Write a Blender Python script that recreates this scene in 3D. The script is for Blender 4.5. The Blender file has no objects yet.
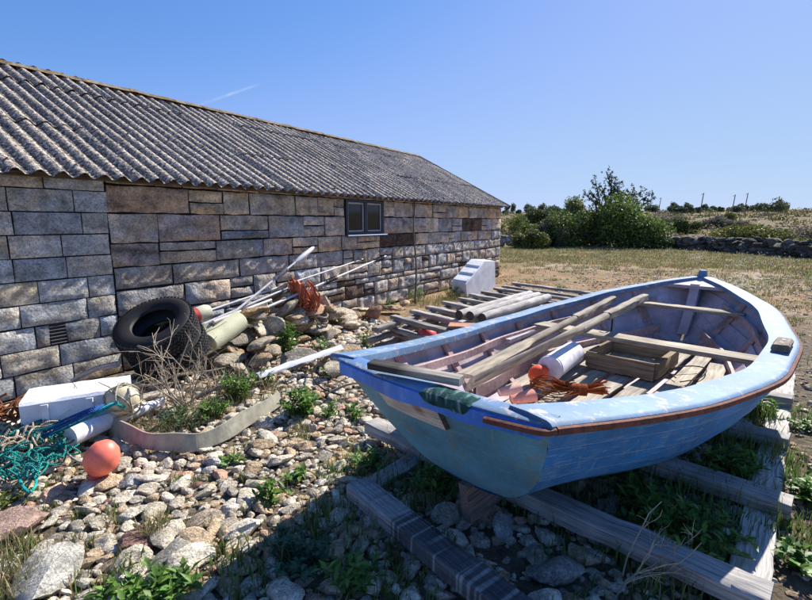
import bpy, math, random
import numpy as np
from mathutils import Vector
random.seed(7); RNG = np.random.default_rng(7)
SC = bpy.context.scene
COL = SC.collection
V = lambda *a: np.array(a, float)
R = math.radians
# ------------------------------------------------------------------ camera frame used to survey the place
FPX, PITCH, EYE = 467.0, R(9.5), 1.6
FW = V(0, math.cos(PITCH), -math.sin(PITCH)); UPV = V(0, math.sin(PITCH), math.cos(PITCH)); CAM = V(0, 0, EYE)
def ray(u, v): return FW + V((u-406)/FPX, 0, 0) + UPV*((300-v)/FPX)
def at(u, v, z=0.0):
    r = ray(u, v); return CAM + r*((z-EYE)/r[2])
D = V(.543, .840, 0); D /= np.linalg.norm(D); N = V(D[1], -D[0], 0); W = -5.216
def wl(u, v, off=0.0):
    r = ray(u, v); return CAM + r*((W+off-CAM@N)/(r@N))
def wp(s, n, z): return D*s + N*(W+n) + V(0, 0, z)
def proj(P):
    d = np.atleast_2d(P)-CAM; k = d@FW
    return 406+FPX*d[:, 0]/k, 300-FPX*(d@UPV)/k, k
# ------------------------------------------------------------------ noise
_L = RNG.random((32, 32, 32))
def vnoise(p):
    p = np.asarray(p, float); i = np.floor(p).astype(int); f = p-i; f = f*f*(3-2*f); i &= 31; j = (i+1) & 31
    x0, y0, z0 = i.T; x1, y1, z1 = j.T; fx, fy, fz = f.T
    a = _L[x0, y0, z0]*(1-fx)+_L[x1, y0, z0]*fx; b = _L[x0, y1, z0]*(1-fx)+_L[x1, y1, z0]*fx
    c = _L[x0, y0, z1]*(1-fx)+_L[x1, y0, z1]*fx; d = _L[x0, y1, z1]*(1-fx)+_L[x1, y1, z1]*fx
    return ((a*(1-fy)+b*fy)*(1-fz)+(c*(1-fy)+d*fy)*fz)*2-1
def fbm(p, o=3):
    p = np.asarray(p, float); r = 0; a = 1; t = 0
    for k in range(o): r = r+a*vnoise(p*2**k+k*7.3); t += a; a *= .5
    return r/t
def sm(a, b, x):
    t = np.clip((x-a)/(b-a), 0, 1); return t*t*(3-2*t)
def gz(x, y):
    x = np.asarray(x, float); y = np.asarray(y, float)
    d = np.hypot(x, y)
    near = fbm(np.stack([x*.9, y*.9, x*0], -1).reshape(-1, 3), 3).reshape(x.shape)*.03
    far = .031*np.clip(d-38, 0, 230); far = far*sm(38, 70, d)
    roll = fbm(np.stack([x*.05, y*.05, x*0+3], -1).reshape(-1, 3), 2).reshape(x.shape)*.5*sm(40, 120, d)
    return near*(1-sm(15, 30, d))+far+roll-.01
# ------------------------------------------------------------------ mesh builder
class MB:
    sharp = 40
    def __init__(s): s.v = []; s.f = {}; s.c = []; s.t = []; s.n = 0
    def add(s, v, faces, col=(.5, .5, .5), tc=None):
        v = np.asarray(v, float).reshape(-1, 3); n = len(v)
        c = np.asarray(col, float); c = np.tile(c, (n, 1)) if c.ndim == 1 else c
        s.v.append(v); s.c.append(c); s.t.append(v if tc is None else np.asarray(tc, float))
        if isinstance(faces, np.ndarray): s.f.setdefault(faces.shape[1], []).append(faces+s.n)
        else:
            for f in faces: s.f.setdefault(len(f), []).append(np.array([f])+s.n)
        s.n += n; return s
    def build(s, name, m, parent=None, loc=None, smooth=True):
        me = bpy.data.meshes.new(name); v = np.concatenate(s.v)
        if loc is not None: v = v-np.asarray(loc)
        idx = []; tot = []
        for k, fl in s.f.items():
            a = np.concatenate(fl); idx.append(a.ravel()); tot.append(np.full(len(a), k))
        idx = np.concatenate(idx).astype(np.int32); tot = np.concatenate(tot).astype(np.int32)
        st = np.concatenate([[0], np.cumsum(tot)[:-1]]).astype(np.int32)
        me.vertices.add(len(v)); me.vertices.foreach_set('co', v.ravel().astype(np.float32))
        me.loops.add(len(idx)); me.loops.foreach_set('vertex_index', idx)
        me.polygons.add(len(tot)); me.polygons.foreach_set('loop_start', st); me.polygons.foreach_set('loop_total', tot)
        me.update(calc_edges=True); me.validate()
        a = me.attributes.new('Col', 'FLOAT_COLOR', 'POINT'); c = np.ones((len(v), 4), np.float32); c[:, :3] = np.concatenate(s.c); a.data.foreach_set('color', c.ravel())
        a = me.attributes.new('tc', 'FLOAT_VECTOR', 'POINT'); a.data.foreach_set('vector', np.concatenate(s.t).astype(np.float32).ravel())
        me.polygons.foreach_set('use_smooth', np.full(len(tot), bool(smooth)))
        if smooth: me.set_sharp_from_angle(angle=R(s.sharp))
        me.materials.append(m)
        o = bpy.data.objects.new(name, me); COL.objects.link(o)
        if parent is not None:
            o.parent = parent
            if loc is None:
                o.location = -parent_loc(parent)
            else: o.location = Vector(np.asarray(loc, float))-parent_loc(parent)
        elif loc is not None: o.location = Vector(loc)
        return o
def parent_loc(p):
    l = Vector((0, 0, 0))
    while p is not None: l = l+p.location; p = p.parent
    return l
def tag(o, label, cat, group=None, kind=None):
    o['label'] = label; o['category'] = cat
    if group: o['group'] = group
    if kind: o['kind'] = kind
    return o
def setting(o): o['kind'] = 'structure'; return o
def thing(name, label, cat, loc=(0, 0, 0), group=None):
    o = bpy.data.objects.new(name, None); o.empty_display_size = .1; COL.objects.link(o); o.location = Vector(loc); return tag(o, label, cat, group)
def quads(n, m, closeu=False, closev=False):
    """grid faces, n rows x m columns"""
    i = np.arange(n if closeu else n-1); j = np.arange(m if closev else m-1); I, J = np.meshgrid(i, j, indexing='ij'); I = I.ravel(); J = J.ravel()
    return np.stack([I*m+J, I*m+(J+1) % m, ((I+1) % n)*m+(J+1) % m, ((I+1) % n)*m+J], 1)
def unit(a): a = np.asarray(a, float); return a/(np.linalg.norm(a)+1e-12)
def frame(d, up=None):
    d = unit(d); u = V(0, 0, 1) if up is None else np.asarray(up, float)
    if abs(d@unit(u)) > .97: u = V(1, 0, 0)
    s = unit(np.cross(d, u)); return s, np.cross(s, d)
def beam(mb, p0, p1, w, h, col=(.3, .28, .26), up=None, seg=None, jit=.002, bev=None, taper=None, curve=None):
    """sawn timber: bevelled section swept from p0 to p1 with slightly worn edges"""
    p0 = np.asarray(p0, float); p1 = np.asarray(p1, float); L = np.linalg.norm(p1-p0); s, u = frame(p1-p0, up)
    seg = seg or max(2, int(L/.12)); b = bev if bev is not None else min(w, h)*.12
    a, c = w/2, h/2
    sec = np.array([(-a+b, -c), (a-b, -c), (a, -c+b), (a, c-b), (a-b, c), (-a+b, c), (-a, c-b), (-a, -c+b)])
    t = np.linspace(0, 1, seg+1); off = random.random()*50
    P = []; T = []
    for k, tt in enumerate(t):
        sc = 1 if taper is None else 1+(taper-1)*tt
        q = sec*sc + RNG.normal(0, jit, sec.shape)
        base = p0+(p1-p0)*tt
        if curve is not None: base = base+np.asarray(curve)*4*tt*(1-tt)
        P.append(base+q[:, :1]*s+q[:, 1:]*u); T.append(np.c_[np.full(8, tt*L+off), sec])
    P = np.concatenate(P); T = np.concatenate(T); n = len(t)
    mb.add(P, quads(n, 8, closev=True), col, T)
    cp = np.r_[P[:8]]; mb.add(cp, [tuple(range(8))], np.array(col)*.8, T[:8]); mb.add(P[-8:], [tuple(range(8))[::-1]], np.array(col)*.8, T[-8:])
    return mb
def tube(mb, pts, r, col=(.5, .5, .5), n=8, cap=True, flat=1.0, up=None):
    pts = np.asarray(pts, float); m = len(pts); r = np.broadcast_to(np.asarray(r, float), (m,))
    d = np.gradient(pts, axis=0); d /= np.linalg.norm(d, axis=1)[:, None]+1e-12
    s, u = frame(d[0], up); S = []
    for k in range(m):
        s = unit(s-d[k]*(s@d[k])); S.append(s)
    S = np.array(S); U = np.cross(S, d); a = np.arange(n)*2*np.pi/n
    P = pts[:, None]+r[:, None, None]*(np.cos(a)[None, :, None]*S[:, None]+flat*np.sin(a)[None, :, None]*U[:, None])
    ln = np.r_[0, np.cumsum(np.linalg.norm(np.diff(pts, axis=0), axis=1))]
    T = np.stack([np.repeat(ln[:, None], n, 1), (r[:, None]*np.cos(a)), (r[:, None]*np.sin(a))], -1).reshape(-1, 3)
    c = np.asarray(col, float)
    if c.ndim == 2 and len(c) == m: c = np.repeat(c, n, 0)
    mb.add(P.reshape(-1, 3), quads(m, n, closev=True), c, T)
    if cap:
        cc = c if c.ndim == 1 else c[0]; ce = c if c.ndim == 1 else c[-1]
        mb.add(P[0], [tuple(range(n))], cc, T[:n]); mb.add(P[-1], [tuple(range(n))[::-1]], ce, T[-n:])
    return mb
def spline(pts, n=40):
    pts = np.asarray(pts, float); k = len(pts); P = np.vstack([2*pts[0]-pts[1], pts, 2*pts[-1]-pts[-2]]); out = []
    for t in np.linspace(0, k-1-1e-9, n):
        i = int(t); f = t-i; a, b, c, d = P[i:i+4]
        out.append(.5*((2*b)+(-a+c)*f+(2*a-5*b+4*c-d)*f*f+(-a+3*b-3*c+d)*f**3))
    return np.array(out)
def box(mb, c, sx, sy, sz, ax=None, col=(.5, .5, .5), bev=.004):
    """bevelled box; ax = three axes"""
    ax = ax or (V(1, 0, 0), V(0, 1, 0), V(0, 0, 1)); X, Y, Z = [np.asarray(a, float) for a in ax]; c = np.asarray(c, float)
    return beam(mb, c-X*sx/2, c+X*sx/2, sy, sz, col, up=Z, seg=1, jit=0, bev=bev)
def lathe(mb, c, axis, prof, col, n=24, flat=1):
    """prof = [(along, radius)]"""
    axis = unit(axis); c = np.asarray(c, float); s, u = frame(axis); a = np.arange(n)*2*np.pi/n; pr = np.array(prof, float)
    P = c+pr[:, :1, None].reshape(-1, 1, 1)*axis+pr[:, 1].reshape(-1, 1, 1)*(np.cos(a)[None, :, None]*s+flat*np.sin(a)[None, :, None]*u)
    cc = np.asarray(col, float)
    if cc.ndim == 2: cc = np.repeat(cc, n, 0)
    T = np.stack([np.repeat(pr[:, :1], n, 1), pr[:, 1:]*np.cos(a), pr[:, 1:]*np.sin(a)], -1).reshape(-1, 3)
    return mb.add(P.reshape(-1, 3), quads(len(pr), n, closev=True), cc, T)
# ------------------------------------------------------------------ materials
class NM:
    def __init__(s, name, rough=.8, spec=.3):
        s.m = bpy.data.materials.new(name); s.m.use_nodes = True; s.nt = s.m.node_tree; s.b = s.nt.nodes['Principled BSDF']
        s.b.inputs['Roughness'].default_value = rough; s.b.inputs['Specular IOR Level'].default_value = spec
    def node(s, t, **k):
        n = s.nt.nodes.new(t)
        for a, b in k.items():
            if a.startswith('_'): setattr(n, a[1:], b)
            else: n.inputs[a.replace('__', ' ')].default_value = b
        return n
    def link(s, a, b): s.nt.links.new(a, b)
    def attr(s, n='Col'): x = s.node('ShaderNodeAttribute', _attribute_name=n); return x.outputs['Color'] if n == 'Col' else x.outputs['Vector']
    def obj(s): return s.node('ShaderNodeTexCoord').outputs['Object']
    def scale(s, vec, sc):
        m = s.node('ShaderNodeMapping'); m.inputs['Scale'].default_value = sc; s.link(vec, m.inputs['Vector']); return m.outputs[0]
    def noise(s, vec, sc, det=5, rough=.55, out=0):
        n = s.node('ShaderNodeTexNoise', Scale=sc, Detail=det, Roughness=rough); s.link(vec, n.inputs['Vector']); return n.outputs[out]
    def vor(s, vec, sc, feat='F1', out='Distance'):
        n = s.node('ShaderNodeTexVoronoi', Scale=sc, _feature=feat); s.link(vec, n.inputs['Vector']); return n.outputs[out]
    def ramp(s, f, stops, interp='LINEAR'):
        n = s.node('ShaderNodeValToRGB'); e = n.color_ramp.elements; n.color_ramp.interpolation = interp
        while len(e) < len(stops): e.new(.5)
        for i, (p, c) in enumerate(stops):
            e[i].position = p; e[i].color = (*(c if not isinstance(c, (int, float)) else (c, c, c)), 1)
        s.link(f, n.inputs[0]); return n.outputs[0]
    def mix(s, f, a, b, mode='MIX'):
        n = s.node('ShaderNodeMix', _data_type='RGBA', _blend_type=mode)
        for x, i in ((f, 0), (a, 6), (b, 7)):
            if hasattr(x, 'links'): s.link(x, n.inputs[i])
            elif isinstance(x, (int, float)) and i == 0: n.inputs[0].default_value = x
            else: n.inputs[i].default_value = (*x, 1)
        return n.outputs[2]
    def math(s, op, a, b=0.0):
        n = s.node('ShaderNodeMath', _operation=op)
        for i, x in enumerate((a, b)):
            if hasattr(x, 'links'): s.link(x, n.inputs[i])
            else: n.inputs[i].default_value = x
        return n.outputs[0]
    def color(s, c):
        if hasattr(c, 'links'): s.link(c, s.b.inputs['Base Color'])
        else: s.b.inputs['Base Color'].default_value = (*c, 1)
    def bump(s, h, strength=.5, dist=.01):
        n = s.node('ShaderNodeBump', Strength=strength, Distance=dist); s.link(h, n.inputs['Height']); s.link(n.outputs[0], s.b.inputs['Normal']); return s
    def roughness(s, c): s.link(c, s.b.inputs['Roughness'])
G3 = lambda x: (x, x, x)
def m_stone(name, sc=1.0, bump=.6, spots=True, dist=.01, warm=.45):
    k = NM(name, .9, .2); o = k.obj(); c = k.attr()
    n1 = k.noise(o, 8*sc, 8, .72); n2 = k.noise(o, 55*sc, 5, .75); n3 = k.noise(k.scale(o, (1, 1, 3.2)), 12*sc, 6, .7)
    c = k.mix(1, c, k.ramp(n1, [(.34, .5), (.5, .97), (.64, 1.4)]), 'MULTIPLY')
    c = k.mix(1, c, k.ramp(n2, [(.36, .55), (.5, 1.0), (.64, 1.32)]), 'MULTIPLY')
    c = k.mix(k.ramp(n3, [(.52, 0.), (.62, warm)]), c, k.mix(1, c, (1.25, .93, .62), 'MULTIPLY'))
    c = k.mix(k.ramp(n3, [(.34, .6), (.42, 0.)]), c, k.mix(1, c, (.45, .42, .42), 'MULTIPLY'))
    if spots:
        l = k.noise(o, 19*sc, 5, .7); c = k.mix(k.ramp(l, [(.6, 0.), (.68, .55)]), c, (.06, .055, .05))
        l = k.noise(o, 28*sc+3, 3, .6); c = k.mix(k.ramp(l, [(.62, 0.), (.7, .5)]), c, (.58, .56, .5)); l = k.noise(o, 75*sc, 3, .7); c = k.mix(k.ramp(l, [(.62, 0.), (.66, .6)]), c, (.7, .69, .66))
    k.color(c); h = k.math('ADD', k.math('ADD', k.noise(o, 22*sc, 8, .75), k.math('MULTIPLY', n1, 1.2)), k.math('MULTIPLY', k.vor(o, 38*sc), .35)); k.bump(h, bump, dist); return k.m
def m_wood(name, rough=.85, bump=.5, wear=None, gsc=1.0):
    k = NM(name, rough, .2); t = k.attr('tc'); c = k.attr()
    g = k.noise(k.scale(t, (1.6, 45*gsc, 45*gsc)), 1.6, 6, .7); g2 = k.noise(k.scale(t, (5, 110*gsc, 110*gsc)), 1.2, 3, .6); blot = k.noise(k.obj(), 4, 4, .6)
    c = k.mix(1, c, k.ramp(g, [(.32, .42), (.48, .92), (.7, 1.38)]), 'MULTIPLY')
    c = k.mix(1, c, k.ramp(g2, [(.3, .75), (.6, 1.15)]), 'MULTIPLY')
    c = k.mix(1, c, k.ramp(blot, [(.3, .72), (.6, 1.15)]), 'MULTIPLY')
    if wear is not None:
        c = k.mix(k.ramp(k.noise(k.scale(t, (2.5, 9, 9)), 2.2, 6, .7), [(.5, 0.), (.57, 1.)]), c, wear)
    k.color(c); k.bump(g, bump, .006); return k.m
def m_paint(name, base, under, chips=.62, dirt=(.12, .13, .1), rough=.45, sc=1.0, streak=.5, bump=.25, scuff=None):
    """old brushed paint: faded patches, grime, chips down to the wood"""
    k = NM(name, rough, .4); o = k.obj()
    n1 = k.noise(o, 2.2*sc, 5, .6); n2 = k.noise(o, 14*sc, 6, .75); n3 = k.noise(k.scale(o, (1, 1, .25)), 9*sc, 5, .65); n4 = k.noise(o, 60*sc, 3, .6)
    c = k.mix(1, base, k.ramp(n1, [(.3, .72), (.5, 1.0), (.68, 1.3)]), 'MULTIPLY')
    c = k.mix(k.ramp(n3, [(.5, 0.), (.75, streak)]), c, dirt)
    c = k.mix(1, c, k.ramp(n4, [(.3, .88), (.7, 1.1)]), 'MULTIPLY')
    if scuff is not None:
        t = k.attr('tc'); s1 = k.noise(k.scale(t, (1.3, 11, 11)), 3.2, 7, .8); s2 = k.noise(k.scale(t, (14, 1.2, 1)), 2.5, 6, .75)
        lap = k.attr('Col'); sp = k.node('ShaderNodeSeparateColor'); k.link(lap, sp.inputs[0]); c = k.mix(k.math('MULTIPLY', sp.outputs[1], .8), c, (.02, .04, .07)); c = k.mix(k.math('MULTIPLY', sp.outputs[0], k.ramp(n2, [(.38, .15), (.55, .85)])), c, scuff)  # lap undersides coloured dark as painted shade, lap edges scuffed pale
        c = k.mix(k.ramp(s1, [(.54, 0.), (.64, .75)]), c, scuff); c = k.mix(k.ramp(s2, [(.60, 0.), (.66, .6)]), c, scuff); c = k.mix(k.ramp(s1, [(.30, .6), (.40, 0.)]), c, dirt)
    c = k.mix(k.ramp(n2, [(chips, 0.), (chips+.03, 1.)]), c, under)
    k.color(c); k.bump(k.math('ADD', n2, k.math('MULTIPLY', n4, .4)), bump, .006); return k.m
def m_attr(name, rough=.7, spec=.3, bump=None, var=.25, sc=30, trans=0, sub=0):
    k = NM(name, rough, spec); c = k.attr(); o = k.obj()
    if var: c = k.mix(1, c, k.ramp(k.noise(o, sc, 4, .6), [(.3, 1-var), (.7, 1+var)]), 'MULTIPLY')
    k.color(c)
    if bump: k.bump(k.noise(o, bump[0], 4, .6), bump[1], bump[2])
    if sub: k.b.inputs['Subsurface Weight'].default_value = sub; k.b.inputs['Subsurface Radius'].default_value = (.01, .01, .01)
    if trans:
        t = k.node('ShaderNodeBsdfTranslucent'); k.link(c, t.inputs['Color']); mx = k.node('ShaderNodeMixShader'); mx.inputs[0].default_value = trans
        k.link(k.b.outputs[0], mx.inputs[1]); k.link(t.outputs[0], mx.inputs[2]); k.link(mx.outputs[0], k.nt.nodes['Material Output'].inputs[0])
    return k.m
M = {}
M['wallstone'] = m_stone('wall_stone', 1.0, 1., True, .035)
M['pebble'] = m_stone('beach_stone', 1.8, 1, False, .024, .35)
M['drystone'] = m_stone('lichen_stone', .7, 1, True, .05)
M['mortar'] = m_attr('dark_mortar', .95, .1, (60, .6, .01), .3)
M['wood'] = m_wood('weathered_wood')
M['woodlight'] = m_wood('bleached_wood', .8, .35, None, .7)
M['paintwood'] = m_wood('worn_painted_wood', .7, .4, (.33, .3, .27))
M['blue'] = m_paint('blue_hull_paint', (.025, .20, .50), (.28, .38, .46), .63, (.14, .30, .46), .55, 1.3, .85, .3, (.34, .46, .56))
M['transom'] = m_paint('grey_green_transom_paint', (.12, .34, .48), (.25, .28, .25), .64, (.22, .25, .18), .6, 1.3, .9, .3, (.32, .40, .42))
M['cap'] = m_paint('faded_pale_blue_paint', (.12, .215, .33), (.36, .34, .35), .565, (.09, .20, .44), .68, .8, 1.)
M['capblue'] = m_paint('bright_blue_paint', (.03, .19, .62), (.3, .45, .6), .68, (.3, .5, .8), .4, 1.6, .5)
M['inner'] = m_paint('lavender_grey_inner_paint', (.47, .40, .44), (.16, .13, .14), .64, (.44, .28, .26), .7, 1.8, .7, .5)
M['rib'] = m_paint('pink_brown_rib_paint', (.40, .27, .26), (.5, .44, .43), .56, (.14, .09, .08), .7, 1.9, .6, .4)
M['rust'] = m_attr('rusty_rail', .75, .3, (60, .6, .004), .45, 25)
M['foam'] = m_attr('white_foam', .6, .3, (70, .5, .006), .16, 5)
M['plastic'] = m_attr('plastic', .42, .4, (30, .25, .004), .22, 12)
M['rubber'] = m_attr('tyre_rubber', .62, .35, (40, .25, .003), .3, 14)
k = NM('rope_fibre', .9, .12); t_ = k.attr('tc'); wv = k.node('ShaderNodeTexWave', Scale=55., Distortion=1.5, Detail=2.); wv.bands_direction = 'DIAGONAL'; k.link(t_, wv.inputs['Vector'])
c = k.mix(1, k.attr(), k.ramp(wv.outputs['Fac'], [(.1, .45), (.6, 1.15)]), 'MULTIPLY'); c = k.mix(1, c, k.ramp(k.noise(k.obj(), 30, 4, .7), [(.35, .6), (.65, 1.3)]), 'MULTIPLY'); k.color(c); k.bump(wv.outputs['Fac'], .8, .004); M['rope'] = k.m
M['cloth'] = m_attr('net_cloth', .9, .1, (120, .8, .006), .35, 25)
M['leaf'] = m_attr('leaf', .5, .3, None, .2, 20, .35)
M['tree'] = m_attr('foliage', .6, .2, None, .2, 3, .2)
M['dry'] = m_attr('dry_stem', .85, .15, None, .3, 30)
M['bark'] = m_attr('bark', .9, .1, (20, .6, .02), .3, 6)
M['metal'] = m_attr('dull_metal', .5, .5, (50, .3, .003), .3, 12)
k = NM('fibre_cement_roof', .92, .15); o = k.obj(); tc = k.attr('tc'); c = k.attr()
c = k.mix(1, c, k.ramp(k.noise(tc, 1.6, 6, .75), [(.34, .42), (.5, .95), (.66, 1.35)]), 'MULTIPLY')
c = k.mix(k.ramp(k.noise(tc, 30, 6, .8), [(.46, 0.), (.55, .95)]), c, (.06, .052, .048))
c = k.mix(k.ramp(k.noise(tc, 36, 5, .75), [(.54, 0.), (.59, 1.)]), c, (.72, .68, .62))
c = k.mix(k.ramp(k.noise(tc, 7.3, 4, .7), [(.66, 0.), (.7, .9)]), c, (.3, .17, .07))
k.color(c); k.bump(k.noise(tc, 30, 5, .7), 1, .02); M['roof'] = k.m
k = NM('mossy_ridge', .95, .1); o = k.obj()
c = k.ramp(k.noise(o, 6, 5, .75), [(.35, (.06, .055, .05)), (.48, (.20, .14, .07)), (.58, (.26, .23, .19)), (.68, (.34, .19, .04))]); k.color(c); k.bump(k.noise(o, 25, 5, .7), 1, .02); M['ridge'] = k.m
k = NM('window_glass', .05, .35); k.color((.012, .015, .018)); M['glass'] = k.m
# ground: stony soil near the shed, dry tan gravel and thin grass beyond
k = NM('stony_ground', .95, .1); o = k.obj(); c = k.attr()
c = k.mix(1, c, k.ramp(k.noise(o, .8, 6, .65), [(.3, .7), (.7, 1.25)]), 'MULTIPLY')
c = k.mix(1, c, k.ramp(k.noise(o, 9, 6, .75), [(.32, .5), (.5, .95), (.68, 1.4)]), 'MULTIPLY')
c = k.mix(1, c, k.ramp(k.noise(o, 60, 4, .7), [(.3, .6), (.7, 1.35)]), 'MULTIPLY')
k.color(c); h = k.math('ADD', k.vor(o, 16), k.math('MULTIPLY', k.noise(o, 20, 6, .7), 1.2)); k.bump(h, .9, .03); M['ground'] = k.m

# ------------------------------------------------------------------ ground
def area_masks(x, y):
    n = x*N[0]+y*N[1]-W; s = x*D[0]+y*D[1]
    bed = sm(9.5, 6.0, y)*sm(3.4, 1.9, x-.80*(y-1.6)*.9)      # stone bed between the shed and the boat
    return n, s, bed
gxs = np.concatenate([-np.geomspace(9, 620, 26)[::-1], np.arange(-8, 9, .07), np.geomspace(9.1, 620, 60)])
gys = np.concatenate([np.linspace(-60, 0, 10), np.arange(.3, 14, .07), np.geomspace(14.1, 700, 90)])
X, Y = np.meshgrid(gxs, gys, indexing='ij'); Z = gz(X, Y)
n_, s_, bed = area_masks(X, Y); P = np.stack([X, Y, Z], -1).reshape(-1, 3)
q = fbm(np.c_[P[:, 0]*.35, P[:, 1]*.35, P[:, 0]*0+9], 4); q2 = fbm(np.c_[P[:, 0]*1.6, P[:, 1]*1.6, P[:, 0]*0+2], 4)
tan = V(.33, .225, .13); grs = V(.115, .135, .04); soil = V(.16, .13, .09); pale = V(.40, .34, .25); rust = V(.25, .14, .065); dryg = V(.17, .125, .065)
dist = np.hypot(P[:, 0], P[:, 1]); c = np.tile(tan, (len(P), 1))
def mx(c, w, t): return c*(1-w[:, None])+t*w[:, None]
c = mx(c, sm(.0, .45, q)*.8, pale); c = mx(c, sm(.05, .4, q2)*.6, rust*1.0); c = mx(c, sm(.1, .5, -q2)*.55, grs)
edge = sm(17, 26, dist)*sm(42, 34, dist); c = mx(c, edge*(.2+.4*sm(-.3, .2, q2)), V(.16, .17, .06))
c = mx(c, sm(38, 50, dist)*.9, dryg*(1.0)); c = mx(c, sm(40, 60, dist)*sm(.1, .4, q)*.5, V(.14, .13, .06))
c = mx(c, bed.ravel(), soil)
mb = MB(); mb.add(P, quads(len(gxs), len(gys))[:, ::-1], c); g = mb.build('ground', M['ground']); setting(g)

# ------------------------------------------------------------------ stones
def icosphere(sub):
    import bmesh
    bm = bmesh.new(); bmesh.ops.create_icosphere(bm, subdivisions=sub, radius=1); bm.verts.ensure_lookup_table()
    v = np.array([x.co[:] for x in bm.verts]); f = np.array([[w.index for w in p.verts] for p in bm.faces]); bm.free(); return v, f
ICO = {k: icosphere(k) for k in (1, 2, 3, 4)}
def stone_shape(sub, seed, p=9, elong=1.25, flat=.6, rough=.05):
    r = np.random.default_rng(seed); v, f = ICO[sub]; nn = r.normal(size=(11, 3)); nn /= np.linalg.norm(nn, axis=1)[:, None]; dd = r.uniform(.7, 1.12, 11)
    k = np.maximum(0, v@nn.T)/dd; rad = (np.sum(k**p, 1))**(-1/p); rad = np.clip(rad, .5, 1.35)
    w = v*rad[:, None]; w = w*(1+rough*fbm(v*2.6+seed, 4))[:, None]
    return w*V(elong*r.uniform(.9, 1.15), 1, flat*r.uniform(.85, 1.25))/1.08, f
SH3 = [stone_shape(3, 100+i, random.choice((14, 24, 40)), flat=.55, rough=.2) for i in range(14)]
SH2 = [stone_shape(2, 200+i, 24, flat=.58, rough=.17) for i in range(10)]
SH1 = [stone_shape(1, 300+i, 9, flat=.7) for i in range(8)]
PAL = [('grey', V(.37, .35, .31)), ('grey', V(.31, .30, .28)), ('white', V(.54, .52, .47)), ('white', V(.60, .575, .52)), ('tan', V(.42, .34, .25)), ('tan', V(.35, .28, .20)), ('pink', V(.44, .30, .24)), ('grey', V(.44, .42, .37)), ('pink', V(.30, .19, .16))]
PW = np.array([.20, .12, .15, .09, .17, .08, .08, .16, .02]); PW /= PW.sum()
def rotz(v, a): c, s = math.cos(a), math.sin(a); return np.c_[v[:, 0]*c-v[:, 1]*s, v[:, 0]*s+v[:, 1]*c, v[:, 2]]
PAL = [(a, b*V(1.38, 1.29, 1.15)) for a, b in PAL]
def rotx(v, a): c, s = math.cos(a), math.sin(a); return np.c_[v[:, 0], v[:, 1]*c-v[:, 2]*s, v[:, 1]*s+v[:, 2]*c]
def place_stone(mb, sh, pos, r, col, tilt=.25):
    v, f = sh; v = rotz(rotx(v, random.gauss(0, tilt*1.5))*r, random.random()*6.3)+pos
    mb.add(v, f, col, v)
BIG = []   # surveyed big stones: pixel, half-size, shape seed
# poisson-ish packing
cell = .12; grid = {}
def fits(x, y, r, k=.74):
    i, j = int(x//cell), int(y//cell); R_ = 3
    for a in range(i-R_, i+R_+1):
        for b in range(j-R_, j+R_+1):
            for (px, py, pr) in grid.get((a, b), ()):
                if (px-x)**2+(py-y)**2 < ((pr+r)*k)**2: return False
    return True
def put(x, y, r): grid.setdefault((int(x//cell), int(y//cell)), []).append((x, y, r))
stones = []
feature = [  # notable stones in the photo (u, v, half size, colour, label)
    (45, 580, .135, V(.58, .56, .50), 'large flat pale limestone slab at the bottom left corner of the stony ground'),
    (12, 530, .12, V(.47, .33, .27), 'pink banded boulder at the left edge below the teal rope'),
    (135, 545, .07, V(.36, .2, .17), 'angular reddish brown stone with a split top in the middle of the stones'),
    (202, 519, .062, V(.45, .36, .27), 'smooth oval tan cobble left of a small tuft near the bottom'),
    (172, 553, .085, V(.38, .36, .31), 'rough speckled grey stone behind the broad green weed'),
    (505, 529, .07, V(.62, .6, .56), 'white angular stone in the boat shadow right below the skeg'),
    (597, 532, .075, V(.5, .48, .45), 'long pale stone in the shade below the hull'),
    (555, 573, .085, V(.42, .40, .37), 'big rounded grey stone in the shade at the bottom edge'),
    (358, 579, .045, V(.66, .64, .6), 'small white stone in shadow beside the striped timber'),
    (215, 462, .06, V(.60, .58, .53), 'white oblong cobble on the stones below the bent strip'),
    (132, 480, .06, V(.62, .6, .55), 'white rounded cobble directly right of the coral float'),
]
for (u, v, r, c, lb) in feature:
    p = at(u, v, 0); stones.append([p[0], p[1], r, c, 3, lb]); put(p[0], p[1], r)
skids = []
RD = unit(V(.64, .77, 0)); RX = V(RD[1], -RD[0], 0)
def inbed(x, y):
    n = x*N[0]+y*N[1]-W
    if n < .15: return False
    q = V(x, y, 0)-at(752, 600, .06); side = q@RX
    return side < -.1 and y < 8 and x > -5.2 and y > .9
cands = [(.092, .062, 110), (.062, .042, 2200), (.042, .028, 9000), (.028, .018, 16000), (.018, .011, 24000)]
for (r1, r0, cnt) in cands:
    for _ in range(cnt):
        x = random.uniform(-5.2, 3.2); y = random.uniform(.9, 7.5)
        if not inbed(x, y): continue
        if r1 < .02 and y > 4.6: continue
        und = (x-.2)*RX[0]+(y-2.2)*RX[1]                 # under the boat: fewer
        if und > -.1 and random.random() < .45: continue
        r = random.uniform(r0, r1)
        if fits(x, y, r): put(x, y, r); stones.append([x, y, r, None, 3 if r > .045 else (2 if r > .02 else 1), None])
vis = []
for i, s in enumerate(stones):
    u, v, k_ = proj(V(s[0], s[1], 0)); 
    sc = s[2]/k_[0] if (-20 < u[0] < 832 and 250 < v[0] < 615 and k_[0] > .5) else 0
    # hull hides what is behind it
    if 440 < u[0] < 790 and v[0] < 490-(u[0]-540)*.35: sc *= .2
    vis.append(sc+(1 if s[5] else 0))
order = np.argsort(-np.array(vis)); indiv = set(order[:300].tolist())
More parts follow.
